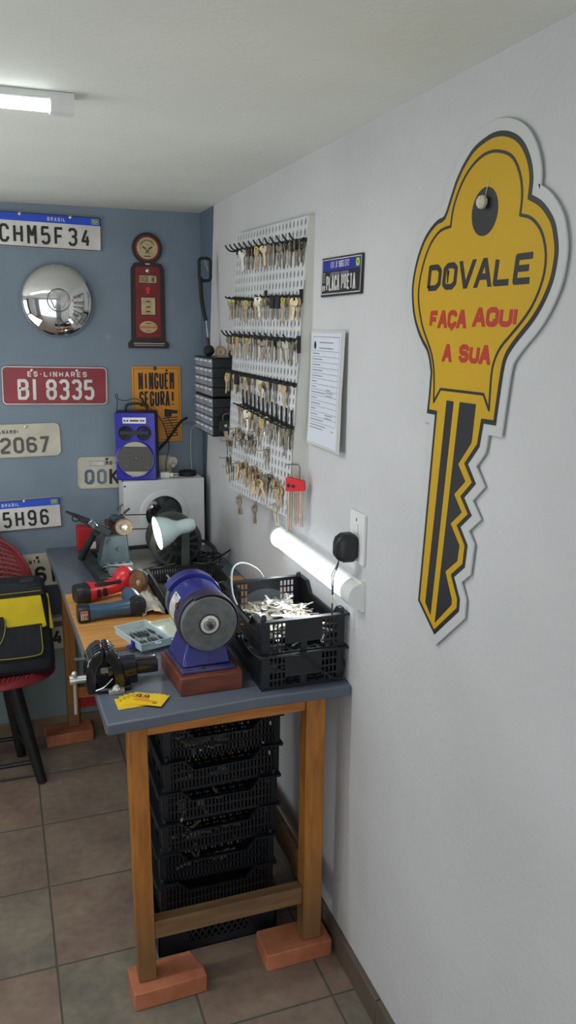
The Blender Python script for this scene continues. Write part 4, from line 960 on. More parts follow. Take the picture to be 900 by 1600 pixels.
# clear half disc and cord in the upper crate
o = obj('clear_disc', MB().prism([(.085*cos(a), .085*sin(a)*.8) for a in [pi*k/24 for k in range(25)]], 0, .0015, frame((cx-.02, cy+.075, TZ+PIT+.028), (1,-.12,0), (0,.25,1))), 'clear_film'); tag(o, 'clear plastic half disc standing among the keys in the crate', 'plastic disc')
o = obj('looped_cable', MB().tube([(cx-.105, cy+.02, 1.0), (cx-.118, cy+.09, 1.045), (cx-.1, cy+.16, 1.1), (cx-.055, cy+.2, 1.105), (cx+.0, cy+.21, 1.07), (cx+.03, cy+.22, 1.0), (cx+.05, cy+.21, .9)], .0028, 8), 'cable_grey'); tag(o, 'grey cable arching over the back corner of the upper crate', 'cable')
o = obj('thin_cable', MB().tube([(cx-.13, cy+.03, .985), (cx-.134, cy-.1, .965), (cx-.12, cy-.186, .967), (cx-.03, cy-.186, .962), (cx+.0, cy-.185, .95), (cx+.05, cy-.19, .905), (cx+.1, cy-.188, .878), (cx+.118, cy-.17, .9), (cx+.112, cy-.18, .93)], .0022, 8), 'black_plastic'); tag(o, 'thin black cable draped across the front of both worktop crates', 'cable')

# ================================================================== WORKBENCH
t = thing('workbench', 'long wooden workbench with a blue-grey painted top along the right wall', 'workbench', (-.32, -.82, 0))
ox, oy = -.32, -.82
mb = MB(); P = lambda q: [(x-ox, y-oy) for x, y in q]
top = [(-.631, -1.655), (-.245, -1.632), (.012, -1.64), (.012, -.003), (-.672, -.003), (-.672, -.03), (-.65, -.65), (-.641, -1.24)]
mb.prism(P(top), TZ-.03, TZ)
obj('top', mb, 'worktop_paint', t, bevel=.004)
obj('top_seam', MB().box(-.64-ox, .0-ox, -1.3-oy, -1.293-oy, TZ-.001, TZ+.0008), 'grey_ink', t)
legs = [(-.574, -1.588), (-.094, -1.588), (-.625, -.062), (-.075, -.062)]
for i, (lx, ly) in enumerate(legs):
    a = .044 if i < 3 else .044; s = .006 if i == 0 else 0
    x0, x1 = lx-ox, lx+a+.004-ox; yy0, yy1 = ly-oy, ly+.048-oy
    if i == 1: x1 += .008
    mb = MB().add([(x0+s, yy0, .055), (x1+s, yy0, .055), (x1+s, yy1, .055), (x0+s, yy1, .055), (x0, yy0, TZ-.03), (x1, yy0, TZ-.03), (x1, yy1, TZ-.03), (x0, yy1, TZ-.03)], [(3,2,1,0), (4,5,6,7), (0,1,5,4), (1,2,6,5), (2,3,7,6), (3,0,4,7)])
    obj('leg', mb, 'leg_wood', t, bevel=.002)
x0, x1 = -.53-ox, -.094-ox
obj('apron', MB().box(x0, x1, -1.58-oy, -1.555-oy, TZ-.085, TZ-.03), 'rail_wood', t, bevel=.002)
obj('apron_block', MB().box(-.5-ox, -.16-ox, -1.592-oy, -1.58-oy, TZ-.062, TZ-.03), 'rail_wood', t, bevel=.002)
obj('stretcher', MB().box(x0, x1, -1.578-oy, -1.545-oy, .173, .227), 'old_wood', t, bevel=.002)
obj('side_apron', MB().box(-.622-ox, -.597-ox, -1.54-oy, -.07-oy, TZ-.085, TZ-.03), 'rail_wood', t, bevel=.002)
obj('side_apron', MB().box(-.06-ox, -.035-ox, -1.54-oy, -.07-oy, TZ-.085, TZ-.03), 'rail_wood', t, bevel=.002)
obj('side_stretcher', MB().box(-.063-ox, -.045-ox, -1.54-oy, -.07-oy, .16, .25), 'old_wood', t, bevel=.002)
obj('back_apron', MB().box(-.58-ox, -.075-ox, -.05-oy, -.03-oy, TZ-.085, TZ-.03), 'rail_wood', t, bevel=.002)
obj('back_stretcher', MB().box(-.58-ox, -.075-ox, -.05-oy, -.028-oy, .18, .23), 'rail_wood', t, bevel=.002)
# bricks
def brick(x, y, rot, lab, chip=False, w=.2, d=.105):
    mb = MB(); p = rrect(-w/2, w/2, -d/2, d/2, .004, 2)
    if chip: p = [(-w/2, -d/2), (w/2, -d/2), (w/2, -.01), (w/2-.012, .012), (w/2-.014, .03), (w/2-.022, d/2), (-w/2, d/2)]
    mb.prism(p, 0, .053); o = obj('brick', mb, 'brick_clay', bevel=.003, loc=(x, y, 0), rot=(0,0,rot)); tag(o, lab, 'brick')
brick(-.488, -1.568, .03, 'chipped orange brick under the near left bench leg', True)
brick(-.11, -1.556, .0, 'orange brick under the near right bench leg by the wall')
brick(-.625, -.062, .05, 'orange brick under the far left bench leg by the blue wall')
brick(-.09, -.07, .0, 'orange brick under the far right bench leg in the corner')

# pine board --------------------------------------------------------------
o = obj('pine_board', MB().prism([(-.65, -.68), (-.634, -1.22), (-.42, -1.205), (-.24, -1.2), (-.005, -1.2), (-.005, -.66), (-.1, -.635)], TZ, TZ+.013), 'pine', bevel=.002); tag(o, 'pale pine board lying on the worktop under the power tools', 'board')
BZ = TZ+.013

# bench grinder -------------------------------------------------------------
o = obj('wooden_block', MB().add([(-.432,-1.566,TZ), (-.267,-1.566,TZ), (-.262,-1.37,TZ), (-.446,-1.37,TZ), (-.432,-1.566,TZ+.05), (-.267,-1.566,TZ+.05), (-.262,-1.37,TZ+.05), (-.446,-1.37,TZ+.05)], [(3,2,1,0), (4,5,6,7), (0,1,5,4), (1,2,6,5), (2,3,7,6), (3,0,4,7)]), 'block_wood', bevel=.003); tag(o, 'reddish wooden block under the blue bench grinder', 'wooden block')
gx, gy, gz = -.346, -1.42, TZ+.05
t = thing('bench_grinder', 'blue double-wheel bench grinder mounted on a wooden block', 'bench grinder', (gx, gy, gz))
AZ = .126
mb = MB(); mb.add([(-.076,-.125,0), (.066,-.125,0), (.06,.045,0), (-.09,.045,0), (-.076,-.125,.008), (.066,-.125,.008), (.06,.045,.008), (-.09,.045,.008)], [(3,2,1,0), (4,5,6,7), (0,1,5,4), (1,2,6,5), (2,3,7,6), (3,0,4,7)])
obj('foot_plate', mb, 'dusty_blue', t, bevel=.002)
mb = MB(); lo = [(-.073,-.105,.008), (.06,-.105,.008), (.054,.035,.008), (-.084,.035,.008)]; up = [(-.05,-.078,.075), (.05,-.078,.075), (.05,.03,.075), (-.056,.03,.075)]; mid = [(-.062,-.092,.04), (.056,-.092,.04), (.052,.032,.04), (-.07,.032,.04)]
mb.add(lo+mid+up, [(0,1,5,4), (1,2,6,5), (2,3,7,6), (3,0,4,7), (4,5,9,8), (5,6,10,9), (6,7,11,10), (7,4,8,11), (3,2,1,0), (8,9,10,11)]); obj('pedestal', mb, 'blue_grinder', t, bevel=.006)
obj('bolt', MB().cyl((-.02,-.115,.008), (-.02,-.115,.012), .006, n=6), 'rust_iron', t)
obj('motor_body', MB().lathe([(.05, -.062), (.07, -.058), (.076, -.045), (.076, .055), (.068, .066), (.045, .07)], (0, 0, AZ), (0,1,0), 48), 'blue_grinder', t)
obj('end_bell', MB().lathe([(.076, -.087), (.08, -.083), (.08, -.06), (.071, -.046)], (0, 0, AZ), (0,1,0), 48), 'guard_dark', t)
obj('body_hole', MB().cyl((-.062,-.04,AZ+.032), (-.072,-.041,AZ+.035), .0085), 'rust_iron', t)
def wheel(y, s, mat_='grind_stone', r=.0735):
    w = obj('grinding_wheel', MB().lathe([(.03, 0), (r-.002, 0), (r, .002), (r, .018), (r-.002, .02), (.03, .02)], (0, y, AZ), (0,s,0), 56), mat_, t)
    obj('arbor_washer', MB().lathe([(.024, .019), (.024, .0215), (.02, .0225)], (0, y, AZ), (0,s,0), 28), 'paper_label', w)
    obj('arbor_recess', MB().lathe([(.029, .0195), (.029, .0205)], (0, y, AZ), (0,s,0), 28), 'guard_dark', w)
    obj('arbor_nut', MB().cyl((0, y+s*.021, AZ), (0, y+s*.03, AZ), .0115, n=6).torus((0, y+s*.0225, AZ), .015, .0016, (0,1,0), 24, 6), 'steel', w)
    obj('spindle', MB().cyl((0, y+s*.03, AZ), (0, y+s*.036, AZ), .0065), 'rust_iron', w)
wheel(-.092, -1); wheel(.085, 1)
def guard(y0, y1, a0, a1, r0, r1, m_):
    mb = MB(); n = 30; vs = []
    for k in range(n+1):
        a = a0+(a1-a0)*k/n; 
        for r, y in ((r0, y0), (r1, y0), (r1, y1), (r0, y1)): vs.append((r*cos(a), y, AZ+r*sin(a)))
    mb.add(vs, [(4*k+i, 4*k+(i+1) % 4, 4*k+4+(i+1) % 4, 4*k+4+i) for k in range(n) for i in range(4)]+[(3,2,1,0), tuple(4*n+i for i in range(4))])
    return obj('wheel_guard', mb, m_, t, bevel=.001)
guard(-.108, -.085, radians(-60), radians(120), .077, .081, 'guard_dark')
guard(.072, .115, radians(-30), radians(150), .078, .084, 'blue_grinder')
obj('guard_disc', MB().prism([(0,0)]+[(.083*cos(a), .083*sin(a)) for a in [radians(-30+k*6) for k in range(31)]], 0, .003, frame((0, .074, AZ), (1,0,0), (0,0,1))), 'blue_grinder', t)
# label curved on the motor body
mb = MB(); vs = []; r = .0767; A0, A1 = radians(138), radians(196)
for k in range(13):
    a = A0+(A1-A0)*k/12
    vs += [(r*cos(a), -.03, AZ+r*sin(a)), (r*cos(a), .03, AZ+r*sin(a))]
mb.add(vs, [(2*k, 2*k+1, 2*k+3, 2*k+2) for k in range(12)]); obj('rating_label', mb, 'paper_label', t)
def arc_patch(m_, a0, a1, y0, y1, r): 
    m_.add([(r*cos(a), y, AZ+r*sin(a)) for a, y in ((a0, y0), (a0, y1), ((a0+a1)/2, y1), (a1, y1), (a1, y0), ((a0+a1)/2, y0))], [(0,1,2,5), (5,2,3,4)])
mb = MB(); arc_patch(mb, radians(185), radians(194), -.026, .026, .0772); obj('label_band', mb, 'yellow_plain', t)
mb = MB(); rr = random.Random(2)
for k in range(9):
    a = radians(143+4.4*k); arc_patch(mb, a, a+radians(1.3), -.026, -.026+rr.uniform(.02, .05), .0772)
arc_patch(mb, radians(140), radians(144), .0, .022, .0772); obj('label_print', mb, 'grey_ink', t)
# ================================================================== WHITE BOX + SPEAKER
bx0, bx1, byf, bzt = -.36, -.018, -.148, 1.163
t = thing('white_box', 'white cabinet with a round dark porthole standing at the back of the worktop', 'cabinet', ((bx0+bx1)/2, byf, TZ))
w2, hb, db = (bx1-bx0)/2, bzt-TZ, .14
mb = MB(); n = 48; cu, cv, rh = -.002, .15, .08
# front with a round hole
sq = []
for k in range(n):
    a = 2*pi*k/n; c, s = cos(a), sin(a); q = min((w2-(cu if c > 0 else -cu))/abs(c) if abs(c) > 1e-6 else 9, ((hb-cv) if s > 0 else cv)/abs(s) if abs(s) > 1e-6 else 9)
    sq.append((cu+q*c, cv+q*s))
vs = [(u, 0, v) for u, v in sq]+[(cu+rh*cos(2*pi*k/n), 0, cv+rh*sin(2*pi*k/n)) for k in range(n)]+[(cu+rh*cos(2*pi*k/n), .02, cv+rh*sin(2*pi*k/n)) for k in range(n)]
mb.add(vs, [(k, n+k, n+(k+1) % n, (k+1) % n)[::-1] for k in range(n)]+[(n+k, 2*n+k, 2*n+(k+1) % n, n+(k+1) % n)[::-1] for k in range(n)])
for c in ((-w2, 0), (w2, 0), (-w2, hb), (w2, hb)): pass
mb.box(-w2, -w2+.003, .0005, db, 0, hb); mb.box(w2-.003, w2, .0005, db, 0, hb); mb.box(-w2, w2, .0005, db, hb-.003, hb); mb.box(-w2, w2, .0005, db, 0, .003); mb.box(-w2, w2, db-.003, db, 0, hb)
# fill square corners
for sx in (-1, 1):
    for sz in (0, 1):
        X0, Z0 = sx*w2, sz*hb
        near = sorted(sq, key=lambda p: (p[0]-X0)**2+(p[1]-Z0)**2)[:2]
        mb.add([(X0, 0, Z0), (near[0][0], 0, near[0][1]), (near[1][0], 0, near[1][1])], [(0,1,2)])
obj('case', mb, 'white_board', t, smooth=False)
obj('porthole_ring', MB().lathe([(rh-.002, -.001), (rh-.001, .004), (rh+.006, .0045), (rh+.022, .002), (rh+.024, 0)], (cu, 0, cv), (0,-1,0), 56, closed=True), 'white_board', t)
obj('porthole_glass', MB().lathe([(rh, 0), (rh*.95, .002), (.001, .008)], (cu, .018, cv), (0,-1,0), 48), 'porthole', t)
mb = MB()
for k in range(3):
    a = radians(90+120*k+15); mb.stroke([(cu, cv+.02), (cu+.055*cos(a), cv+.02+.055*sin(a))], .02, .0, .01, frame((0,.016,0), (1,0,0), (0,0,1)))
obj('motor_reflection', mb, 'motor_green', t)  # modelled shape stands in for the motor reflected in the porthole
screw(t, -w2+.006, hb-.02, 'dull_steel', .004, 0)
obj('front_smudge', MB().box(.085, .1, -.0006, 0, .118, .124), 'grey_plastic', t)

sp = thing('portable_speaker', 'blue portable speaker with a round grille standing on the white box', 'speaker', (-.286, -.083, bzt), radians(-17))
sw, sh_, sd = .083, .284, .1
obj('cabinet', MB().box(-sw, sw, -sd/2+.006, sd/2, .0, sh_), 'black_plastic', sp, bevel=.006)
Fq = frame((0, -sd/2+.006, 0), (1,0,0), (0,0,1))
obj('front_shell', MB().prism(rrect(-sw, sw, .001, sh_-.002, .006, 4), 0, .008, Fq), 'speaker_blue', sp, bevel=.003)
obj('control_panel', MB().prism(rrect(-.05, .045, sh_-.046, sh_-.022, .002), .008, .0095, Fq), 'silver', sp)
mb = MB(); mb.prism([(-.02, sh_-.038), (.016, sh_-.038), (.016, sh_-.032), (-.02, sh_-.032)], .0095, .0102, Fq); obj('display', mb, 'black_gloss', sp)
for u in (-.043, -.031, .024, .034): obj('button', MB().prism([(u-.003, sh_-.039), (u+.005, sh_-.039), (u+.005, sh_-.031), (u-.003, sh_-.031)], .0095, .0108, Fq), 'plate_blue', sp)
for s in (-1, 1):
    tw = obj('tweeter', MB().lathe([(.032, 0), (.032, .003), (.028, .004), (.022, -.001), (.013, -.002), (.009, .003), (.001, .005)], (s*.037-.003, -sd/2-.002, sh_-.085), (0,-1,0), 32), 'black_plastic', sp)
obj('tweeter_bar', MB().prism(rrect(-.062, .056, sh_-.092, sh_-.077, .002), .009, .013, Fq), 'grey_plastic' if 0 else 'black_plastic', sp)
obj('grille_ring', MB().torus((-.002, -sd/2-.003, .09), .0755, .0035, (0,1,0), 56, 8), 'speaker_blue', sp)
obj('woofer_cone', MB().lathe([(.073, 0), (.064, .0012), (.062, .001)], (-.002, -sd/2-.002, .09), (0,-1,0), 48), 'speaker_cream', sp)
gp = [(u, v) for u, v in ellipse(-.002, .09, .073, .073, 64) if abs(v-.09) < .052]
obj('grille', MB().prism(sorted([p for p in gp if p[0] > -.002], key=lambda p: p[1])+sorted([p for p in gp if p[0] < -.002], key=lambda p: -p[1]), .0095, .0125, Fq), 'speaker_grille', sp)
obj('grille_badge', MB().lathe([(.009, 0), (.007, .002), (.001, .0025)], (.0, -sd/2-.0065, .093), (0,-1,0), 16), 'dull_steel', sp)
obj('carry_handle', MB().tube([(-.045, 0, sh_), (-.04, 0, sh_+.022), (-.02, 0, sh_+.03), (.02, 0, sh_+.03), (.04, 0, sh_+.02), (.045, 0, sh_)], .0055, 8), 'black_plastic', sp)
o = obj('antenna_cable', MB().tube([(-.365, -.06, bzt+.265), (-.358, -.05, bzt+.32), (-.366, -.05, bzt+.345), (-.357, -.05, bzt+.35), (-.352, -.05, bzt+.33), (-.32, -.05, bzt+.325), (-.285, -.055, bzt+.332), (-.24, -.06, bzt+.31), (-.225, -.06, bzt+.29), (-.2, -.05, bzt+.27), (-.165, -.03, bzt+.22), (-.14, -.02, bzt+.13), (-.155, -.02, bzt+.05), (-.155, -.03, bzt+.004)], .0017, 6), 'black_plastic'); tag(o, 'thin black cable looped over the top of the blue speaker', 'cable')
o = obj('black_strap', MB().tube([(-.215, -.015, bzt+.08), (-.15, -.012, bzt+.14), (-.09, -.015, bzt+.22), (-.07, -.07, 1.41)], .0055, 6), 'black_rubber'); tag(o, 'thick black cable running from the speaker up to the drawer cabinets', 'cable')
o = obj('wall_cable', MB().tube([(-.055, -.24, 1.40), (-.045, -.1, 1.38), (-.04, -.02, 1.35), (-.042, -.012, 1.26), (-.04, -.02, 1.17)], .0016, 6), 'ivory_plastic'); tag(o, 'thin pale cable hanging down the corner below the drawer cabinets', 'cable')
t = thing('usb_adapter', 'white plug adapter lying on the white box beside the speaker', 'adapter', (-.17, -.1, bzt), radians(-14))
obj('body', MB().box(-.025, .014, -.014, .014, 0, .024), 'white_plastic', t, bevel=.003)
obj('nose', MB().box(.014, .03, -.011, .011, .003, .02), 'white_plastic', t, bevel=.002)
for q in (.005, .016): obj('prong', MB().cyl((.03, -.0, q), (.048, -.002, q), .0022), 'silver', t)
obj('yellow_mark', MB().box(.012, .022, -.0146, -.011, .013, .018), 'yellow_tag', t)
o = obj('black_tape_roll', MB().lathe([(.022, 0), (.037, 0), (.037, .019), (.022, .019)], (0,0,0), (0,0,1), 36, closed=True), 'black_rubber', loc=(-.072, -.075, bzt)); tag(o, 'roll of black tape lying flat on the right end of the white box', 'tape')

# ================================================================== KEY CUTTING MACHINE
mx, my = -.35, -.42
km = thing('key_cutting_machine', 'old grey key-cutting machine with wire brush and lever on a dark base', 'key machine', (mx, my, TZ))
L0 = lambda x, y, z: (x-mx, y-my, z-TZ)
obj('base_board', MB().box(*[v for v in (-.485-mx, -.13-mx, -.60-my, -.2-my, .012, .022)]), 'board_grey', km, bevel=.002)
def beam(p0, p1, w, h, nm, m_, bevel=.002, par=None):
    p0, p1 = Vector(L0(*p0)), Vector(L0(*p1)); d = (p1-p0).normalized(); s = d.cross(Vector((0,0,1))).normalized()*w/2; u = s.cross(d).normalized()*h/2
    mb = MB().add([p0-s-u, p0+s-u, p0+s+u, p0-s+u, p1-s-u, p1+s-u, p1+s+u, p1-s+u], [(3,2,1,0), (4,5,6,7), (0,1,5,4), (1,2,6,5), (2,3,7,6), (3,0,4,7)]); return obj(nm, mb, m_, par or km, bevel=bevel)
beam((-.535, -.19, TZ+.018), (-.5, -.61, TZ+.018), .04, .036, 'base_rail', 'machine_dark')
beam((-.12, -.19, TZ+.018), (-.12, -.61, TZ+.018), .03, .036, 'base_rail', 'machine_dark')
beam((-.49, -.605, TZ+.018), (-.13, -.605, TZ+.018), .012, .034, 'base_rail', 'machine_grey')
beam((-.535, -.2, TZ+.018), (-.13, -.2, TZ+.018), .02, .034, 'base_rail', 'machine_dark')
mb = MB(); lo = [L0(-.506, -.46, TZ+.022), L0(-.384, -.46, TZ+.022), L0(-.384, -.36, TZ+.022), L0(-.506, -.36, TZ+.022)]; up = [L0(-.476, -.45, 1.018), L0(-.394, -.45, 1.018), L0(-.394, -.37, 1.018), L0(-.476, -.37, 1.018)]
mb.add(lo+up, [(3,2,1,0), (4,5,6,7), (0,1,5,4), (1,2,6,5), (2,3,7,6), (3,0,4,7)]); obj('housing', mb, 'machine_grey', km, bevel=.008)
for x, z in ((-.462, .995), (-.428, .965)): obj('housing_knob', MB().cyl(L0(x, -.45, z), L0(x, -.462, z), .007), 'machine_grey', km)
obj('head_block', MB().box(-.452-mx, -.39-mx, -.44-my, -.37-my, 1.015-TZ, 1.07-TZ), 'rust_iron', km, bevel=.004)
obj('head_cover', MB().box(-.448-mx, -.402-mx, -.452-my, -.4-my, 1.068-TZ, 1.088-TZ), 'machine_grey', km, bevel=.003)
obj('head_arm', MB().box(-.475-mx, -.45-mx, -.45-my, -.43-my, 1.06-TZ, 1.072-TZ).box(-.474-mx, -.46-mx, -.455-my, -.43-my, 1.055-TZ, 1.078-TZ), 'rust_iron', km, bevel=.002)
mb = MB(); mb.cyl(L0(-.42, -.42, 1.08), L0(-.412, -.41, 1.115), .005); mb.cyl(L0(-.424, -.415, 1.108), L0(-.4, -.405, 1.125), .004); mb.cyl(L0(-.405, -.42, 1.075), L0(-.39, -.41, 1.1), .004); mb.cyl(L0(-.4, -.42, 1.093), L0(-.376, -.405, 1.106), .0045); obj('clamp_wings', mb, 'dull_steel', km)
wb = obj('wire_brush', MB().lathe([(.012, 0), (.03, .0), (.0325, .004), (.0325, .014), (.03, .018), (.012, .018)], L0(-.411, -.472, 1.055), (0,-1,0), 40), 'wire_brush', km)
obj('brush_hub', MB().lathe([(.011, 0), (.011, .004), (.007, .006)], L0(-.411, -.49, 1.055), (0,-1,0), 20), 'silver', wb)
obj('spindle', MB().cyl(L0(-.411, -.473, 1.055), L0(-.411, -.36, 1.055), .009), 'steel', km)
# lever
beam((-.458, -.46, 1.03), (-.545, -.46, 1.077), .016, .024, 'lever_arm', 'machine_dark')
obj('lever_clamp', MB().add([L0(*p) for p in ((-.522,-.475,1.052),(-.504,-.475,1.064),(-.522,-.475,1.09),(-.542,-.475,1.076),(-.522,-.45,1.052),(-.504,-.45,1.064),(-.522,-.45,1.09),(-.542,-.45,1.076))], [(0,1,2,3), (7,6,5,4), (0,4,5,1), (1,5,6,2), (2,6,7,3), (3,7,4,0)]), 'chrome', km, bevel=.002)
mb = MB(); mb.cyl(L0(-.535, -.462, 1.082), L0(-.59, -.462, 1.11), .009, .007); mb.cyl(L0(-.585, -.462, 1.108), L0(-.617, -.462, 1.124), .0065, .004); mb.torus(L0(-.583, -.47, 1.098), .0125, .0028, (0,1,0), 24, 6); mb.cyl(L0(-.57, -.47, 1.092), L0(-.545, -.47, 1.08), .006); obj('lever_handle', mb, 'black_plastic', km)
obj('black_arm', MB().tube([L0(-.505, -.44, 1.03), L0(-.51, -.4, 1.02), L0(-.552, -.33, .915), L0(-.556, -.3, .9)], .0135, 12, 5), 'machine_dark', km)
obj('belt', MB().tube([L0(-.405, -.415, 1.085), L0(-.3, -.4, 1.077), L0(-.215, -.39, 1.05)], .0024, 6, 0).tube([L0(-.405, -.415, 1.028), L0(-.3, -.4, 1.02), L0(-.23, -.39, 1.01)], .0022, 6, 0), 'black_rubber', km)
# power box
t = thing('power_strip', 'grey socket box lying on the base of the key machine', 'power strip', (-.438, -.515, TZ+.022), radians(3))
obj('body', MB().box(-.045, .05, -.02, .02, 0, .038), 'grey_plastic', t, bevel=.004)
for k in range(3): obj('socket', MB().lathe([(.009, 0), (.009, .0015), (.006, .0015)], (-.025+.029*k, 0, .038), (0,0,1), 16), 'machine_dark', t)
o = obj('curled_cable', MB().tube([(-.485, -.53, .9), (-.5, -.545, .915), (-.49, -.55, .925), (-.44, -.555, .92), (-.39, -.57, .9), (-.36, -.58, .893)], .0026, 6), 'black_gloss'); tag(o, 'short black cable curving in front of the grey socket box', 'cable')
o = obj('curled_cable', MB().tube([(-.49, -.535, .896), (-.47, -.56, .889), (-.4, -.55, .891), (-.33, -.52, .895), (-.27, -.5, .893), (-.2, -.52, .891)], .0026, 6), 'black_gloss'); tag(o, 'long black cable running from the grey socket box toward the motor', 'cable')
# motor
mt = thing('electric_motor', 'large dark green round electric motor with vented end behind the lamp', 'motor', (-.215, -.43, TZ+.022)); mz = .0955
obj('shell', MB().lathe([(.07, -.075), (.096, -.06), (.099, -.045), (.099, .045), (.09, .06), (.05, .065)], (0,0,mz), (0,1,0), 48), 'motor_green', mt)
rim_ = obj('vent_bell', MB().lathe([(.097, -.062), (.1, -.07), (.094, -.078), (.03, -.088), (.001, -.09)], (0,0,mz), (0,1,0), 48), 'motor_green', mt)
mb = MB()
for k in range(16):
    a = 2*pi*k/16+.1; c0_, s0_ = cos(a), sin(a); tx, tz = -s0_, c0_
    def q(r, w, y): return (r*c0_+w*tx, y, mz+r*s0_+w*tz)
    mb.add([q(.048, -.0055, -.0872), q(.048, .0055, -.0872), q(.082, .0105, -.0817), q(.082, -.0105, -.0817)], [(0,1,2,3)])
obj('vent_slots', mb, 'black_matte', mt, smooth=False)
obj('hub', MB().lathe([(.03, 0), (.028, .008), (.015, .012), (.008, .022)], (0,-.086,mz), (0,-1,0), 28), 'machine_dark', mt)
obj('pulley', MB().lathe([(.04, 0), (.034, .005), (.034, .009), (.04, .014)], (0,-.1,mz), (0,-1,0), 32), 'machine_dark', mt) if 0 else None
obj('foot', MB().box(-.06, .06, -.05, .05, -.0, .012), 'machine_dark', mt, bevel=.003)
obj('wire_loop', MB().tube([(.09, .0, mz-.02), (.125, -.02, mz-.022), (.155, -.03, mz-.05), (.15, -.04, mz-.08), (.11, -.05, mz-.09)], .004, 8).tube([(.09, -.01, mz-.012), (.13, -.025, mz-.016), (.163, -.035, mz-.045), (.158, -.045, mz-.085), (.13, -.06, mz-.1)], .0022, 6), 'rust_iron', mt)
mb = MB(); rr = random.Random(8)
for k in range(9):
    x0_, y0_ = rr.uniform(-.14, -.03), rr.uniform(-.62, -.42); p = [(x0_+rr.uniform(-.06, .06), y0_+rr.uniform(-.06, .06), TZ+.02+rr.uniform(.004, .05)) for _ in range(5)]; mb.tube(p, .003, 5, 4)
o = obj('cable_tangle', mb, 'black_plastic'); tag(o, 'tangle of black cables at the foot of the green motor', 'cable')
mb = MB()
for k in range(8):
    x0_, y0_ = rr.uniform(-.33, -.22), rr.uniform(-.59, -.46); a = rr.uniform(-.4, .9); l = rr.uniform(.04, .08); mb.cyl((x0_-l*cos(a), y0_-l*sin(a), TZ+.024+.003*k), (x0_+l*cos(a), y0_+l*sin(a), TZ+.024+.003*k), .0018, n=6)
o = obj('steel_rods', mb, 'steel'); tag(o, 'loose thin steel rods scattered on the key machine base', 'metal rods'); o['kind'] = 'stuff'

# ================================================================== DESK LAMP
ls = thing('desk_lamp', 'glossy pale desk lamp, lit, on a dark upright in front of the motor', 'lamp', (-.205, -.597, TZ+.036))
LO = Vector((-.205, -.597, TZ+.036))
obj('base', MB().box(-.03, .04, -.02, .03, .0, .012), 'machine_dark', ls, bevel=.004)
obj('upright', MB().box(-.012, .018, -.008, .008, .01, .15), 'motor_green', ls, bevel=.002)
p_open = Vector((-.305, -.605, 1.053))-LO; p_neck = Vector((-.19, -.597, 1.072))-LO; ax = (p_neck-p_open).normalized(); Lh = (p_neck-p_open).length
prof = [(.062, -.002), (.06, .006), (.056, .022), (.047, .045), (.034, .064), (.027, .08), (.027, .112), (.025, .128), (.019, .14), (.006, .144)]
shd = obj('lamp_shade', MB().lathe(prof, p_open, ax, 48), 'lamp_shade', ls)
shd.data.materials[0] = M['lamp_shade']
# open mouth: remove first cap
me = shd.data; import bmesh
bm = bmesh.new(); bm.from_mesh(me); bm.faces.ensure_lookup_table(); caps = [f for f in bm.faces if len(f.verts) > 10]; caps.sort(key=lambda f: f.calc_center_median().x); bmesh.ops.delete(bm, geom=[caps[0]], context='FACES_ONLY'); bm.to_mesh(me); bm.free()
merge_solid(shd, .0012, -1)
obj('shade_rim', MB().torus(p_open-ax*.001, .062, .0016, ax, 44, 6), 'lamp_shade', ls)
bl = obj('bulb', MB().lathe([(.001, -.0), (.016, .004), (.026, .016), (.028, .028), (.022, .045), (.014, .06), (.014, .08)], p_open+ax*.001, ax, 28), 'lamp_glow', ls)
obj('pivot', MB().cyl(Vector((-.0, .0, .145)), Vector((-.0, .0, .165)), .007), 'machine_dark', ls)

# ================================================================== TRAY, CLOTH, CASE, TOOLS
t = thing('black_tray', 'black slatted tray of small parts behind the blue grinder', 'tray', (-.225, -.8, BZ))
mb = MB(); x0, x1, y0, y1 = -.13, .12, -.19, .14
mb.box(x0, x1, y0, y1, 0, .004)
for (a, b, c, d) in ((x0, x1, y0, y0+.004), (x0, x1, y1-.004, y1), (x0, x0+.004, y0, y1), (x1-.004, x1, y0, y1)):
    mb.box(a, b, c, d, .052, .06); mb.box(a, b, c, d, 0, .012)
for k in range(27): mb.box(x0+k*(x1-x0)/27, x0+k*(x1-x0)/27+.0055, y0, y0+.003, 0, .056); mb.box(x0+k*(x1-x0)/27, x0+k*(x1-x0)/27+.0055, y1-.003, y1, 0, .056)
for k in range(34): mb.box(x0, x0+.003, y0+k*(y1-y0)/34, y0+k*(y1-y0)/34+.0055, 0, .056); mb.box(x1-.003, x1, y0+k*(y1-y0)/34, y0+k*(y1-y0)/34+.0055, 0, .056)
mb.box(x0-.006, x1+.006, y0-.006, y0+.003, .056, .06); mb.box(x0-.006, x0+.003, y0, y1, .056, .06)
obj('tray_body', mb, 'black_matte', t, smooth=False)
rr = random.Random(31)
key_pile('loose_keys', 'dark loose keys lying in the black slatted tray', [(-.225+rr.uniform(x0+.04, x1-.03), -.8+rr.uniform(y0+.04, y1-.04), BZ+.012+rr.uniform(0, .014)) for k in range(40)], 'old_key', 4)

mb = MB(); n1_, n2_ = 14, 18; rr = random.Random(4)
def cl(i, j):
    u, v = i/n1_, j/n2_; return (-.432+.075*u+.012*sin(v*5)+.004*sin(u*20+v*9), -.99+.29*v+.01*sin(u*7), BZ+.004+.02*sin(pi*min(1, max(0, u)))*(.6+.4*sin(v*8+1))+.004*sin(u*17)*sin(v*21))
mb.add([cl(i, j) for j in range(n2_+1) for i in range(n1_+1)], [(j*(n1_+1)+i, j*(n1_+1)+i+1, (j+1)*(n1_+1)+i+1, (j+1)*(n1_+1)+i) for j in range(n2_) for i in range(n1_)])
o = obj('white_cloth', mb, 'cloth_white', angle=80); merge_solid(o, .003, -1); tag(o, 'crumpled off-white cloth lying beside the two power tools', 'cloth')

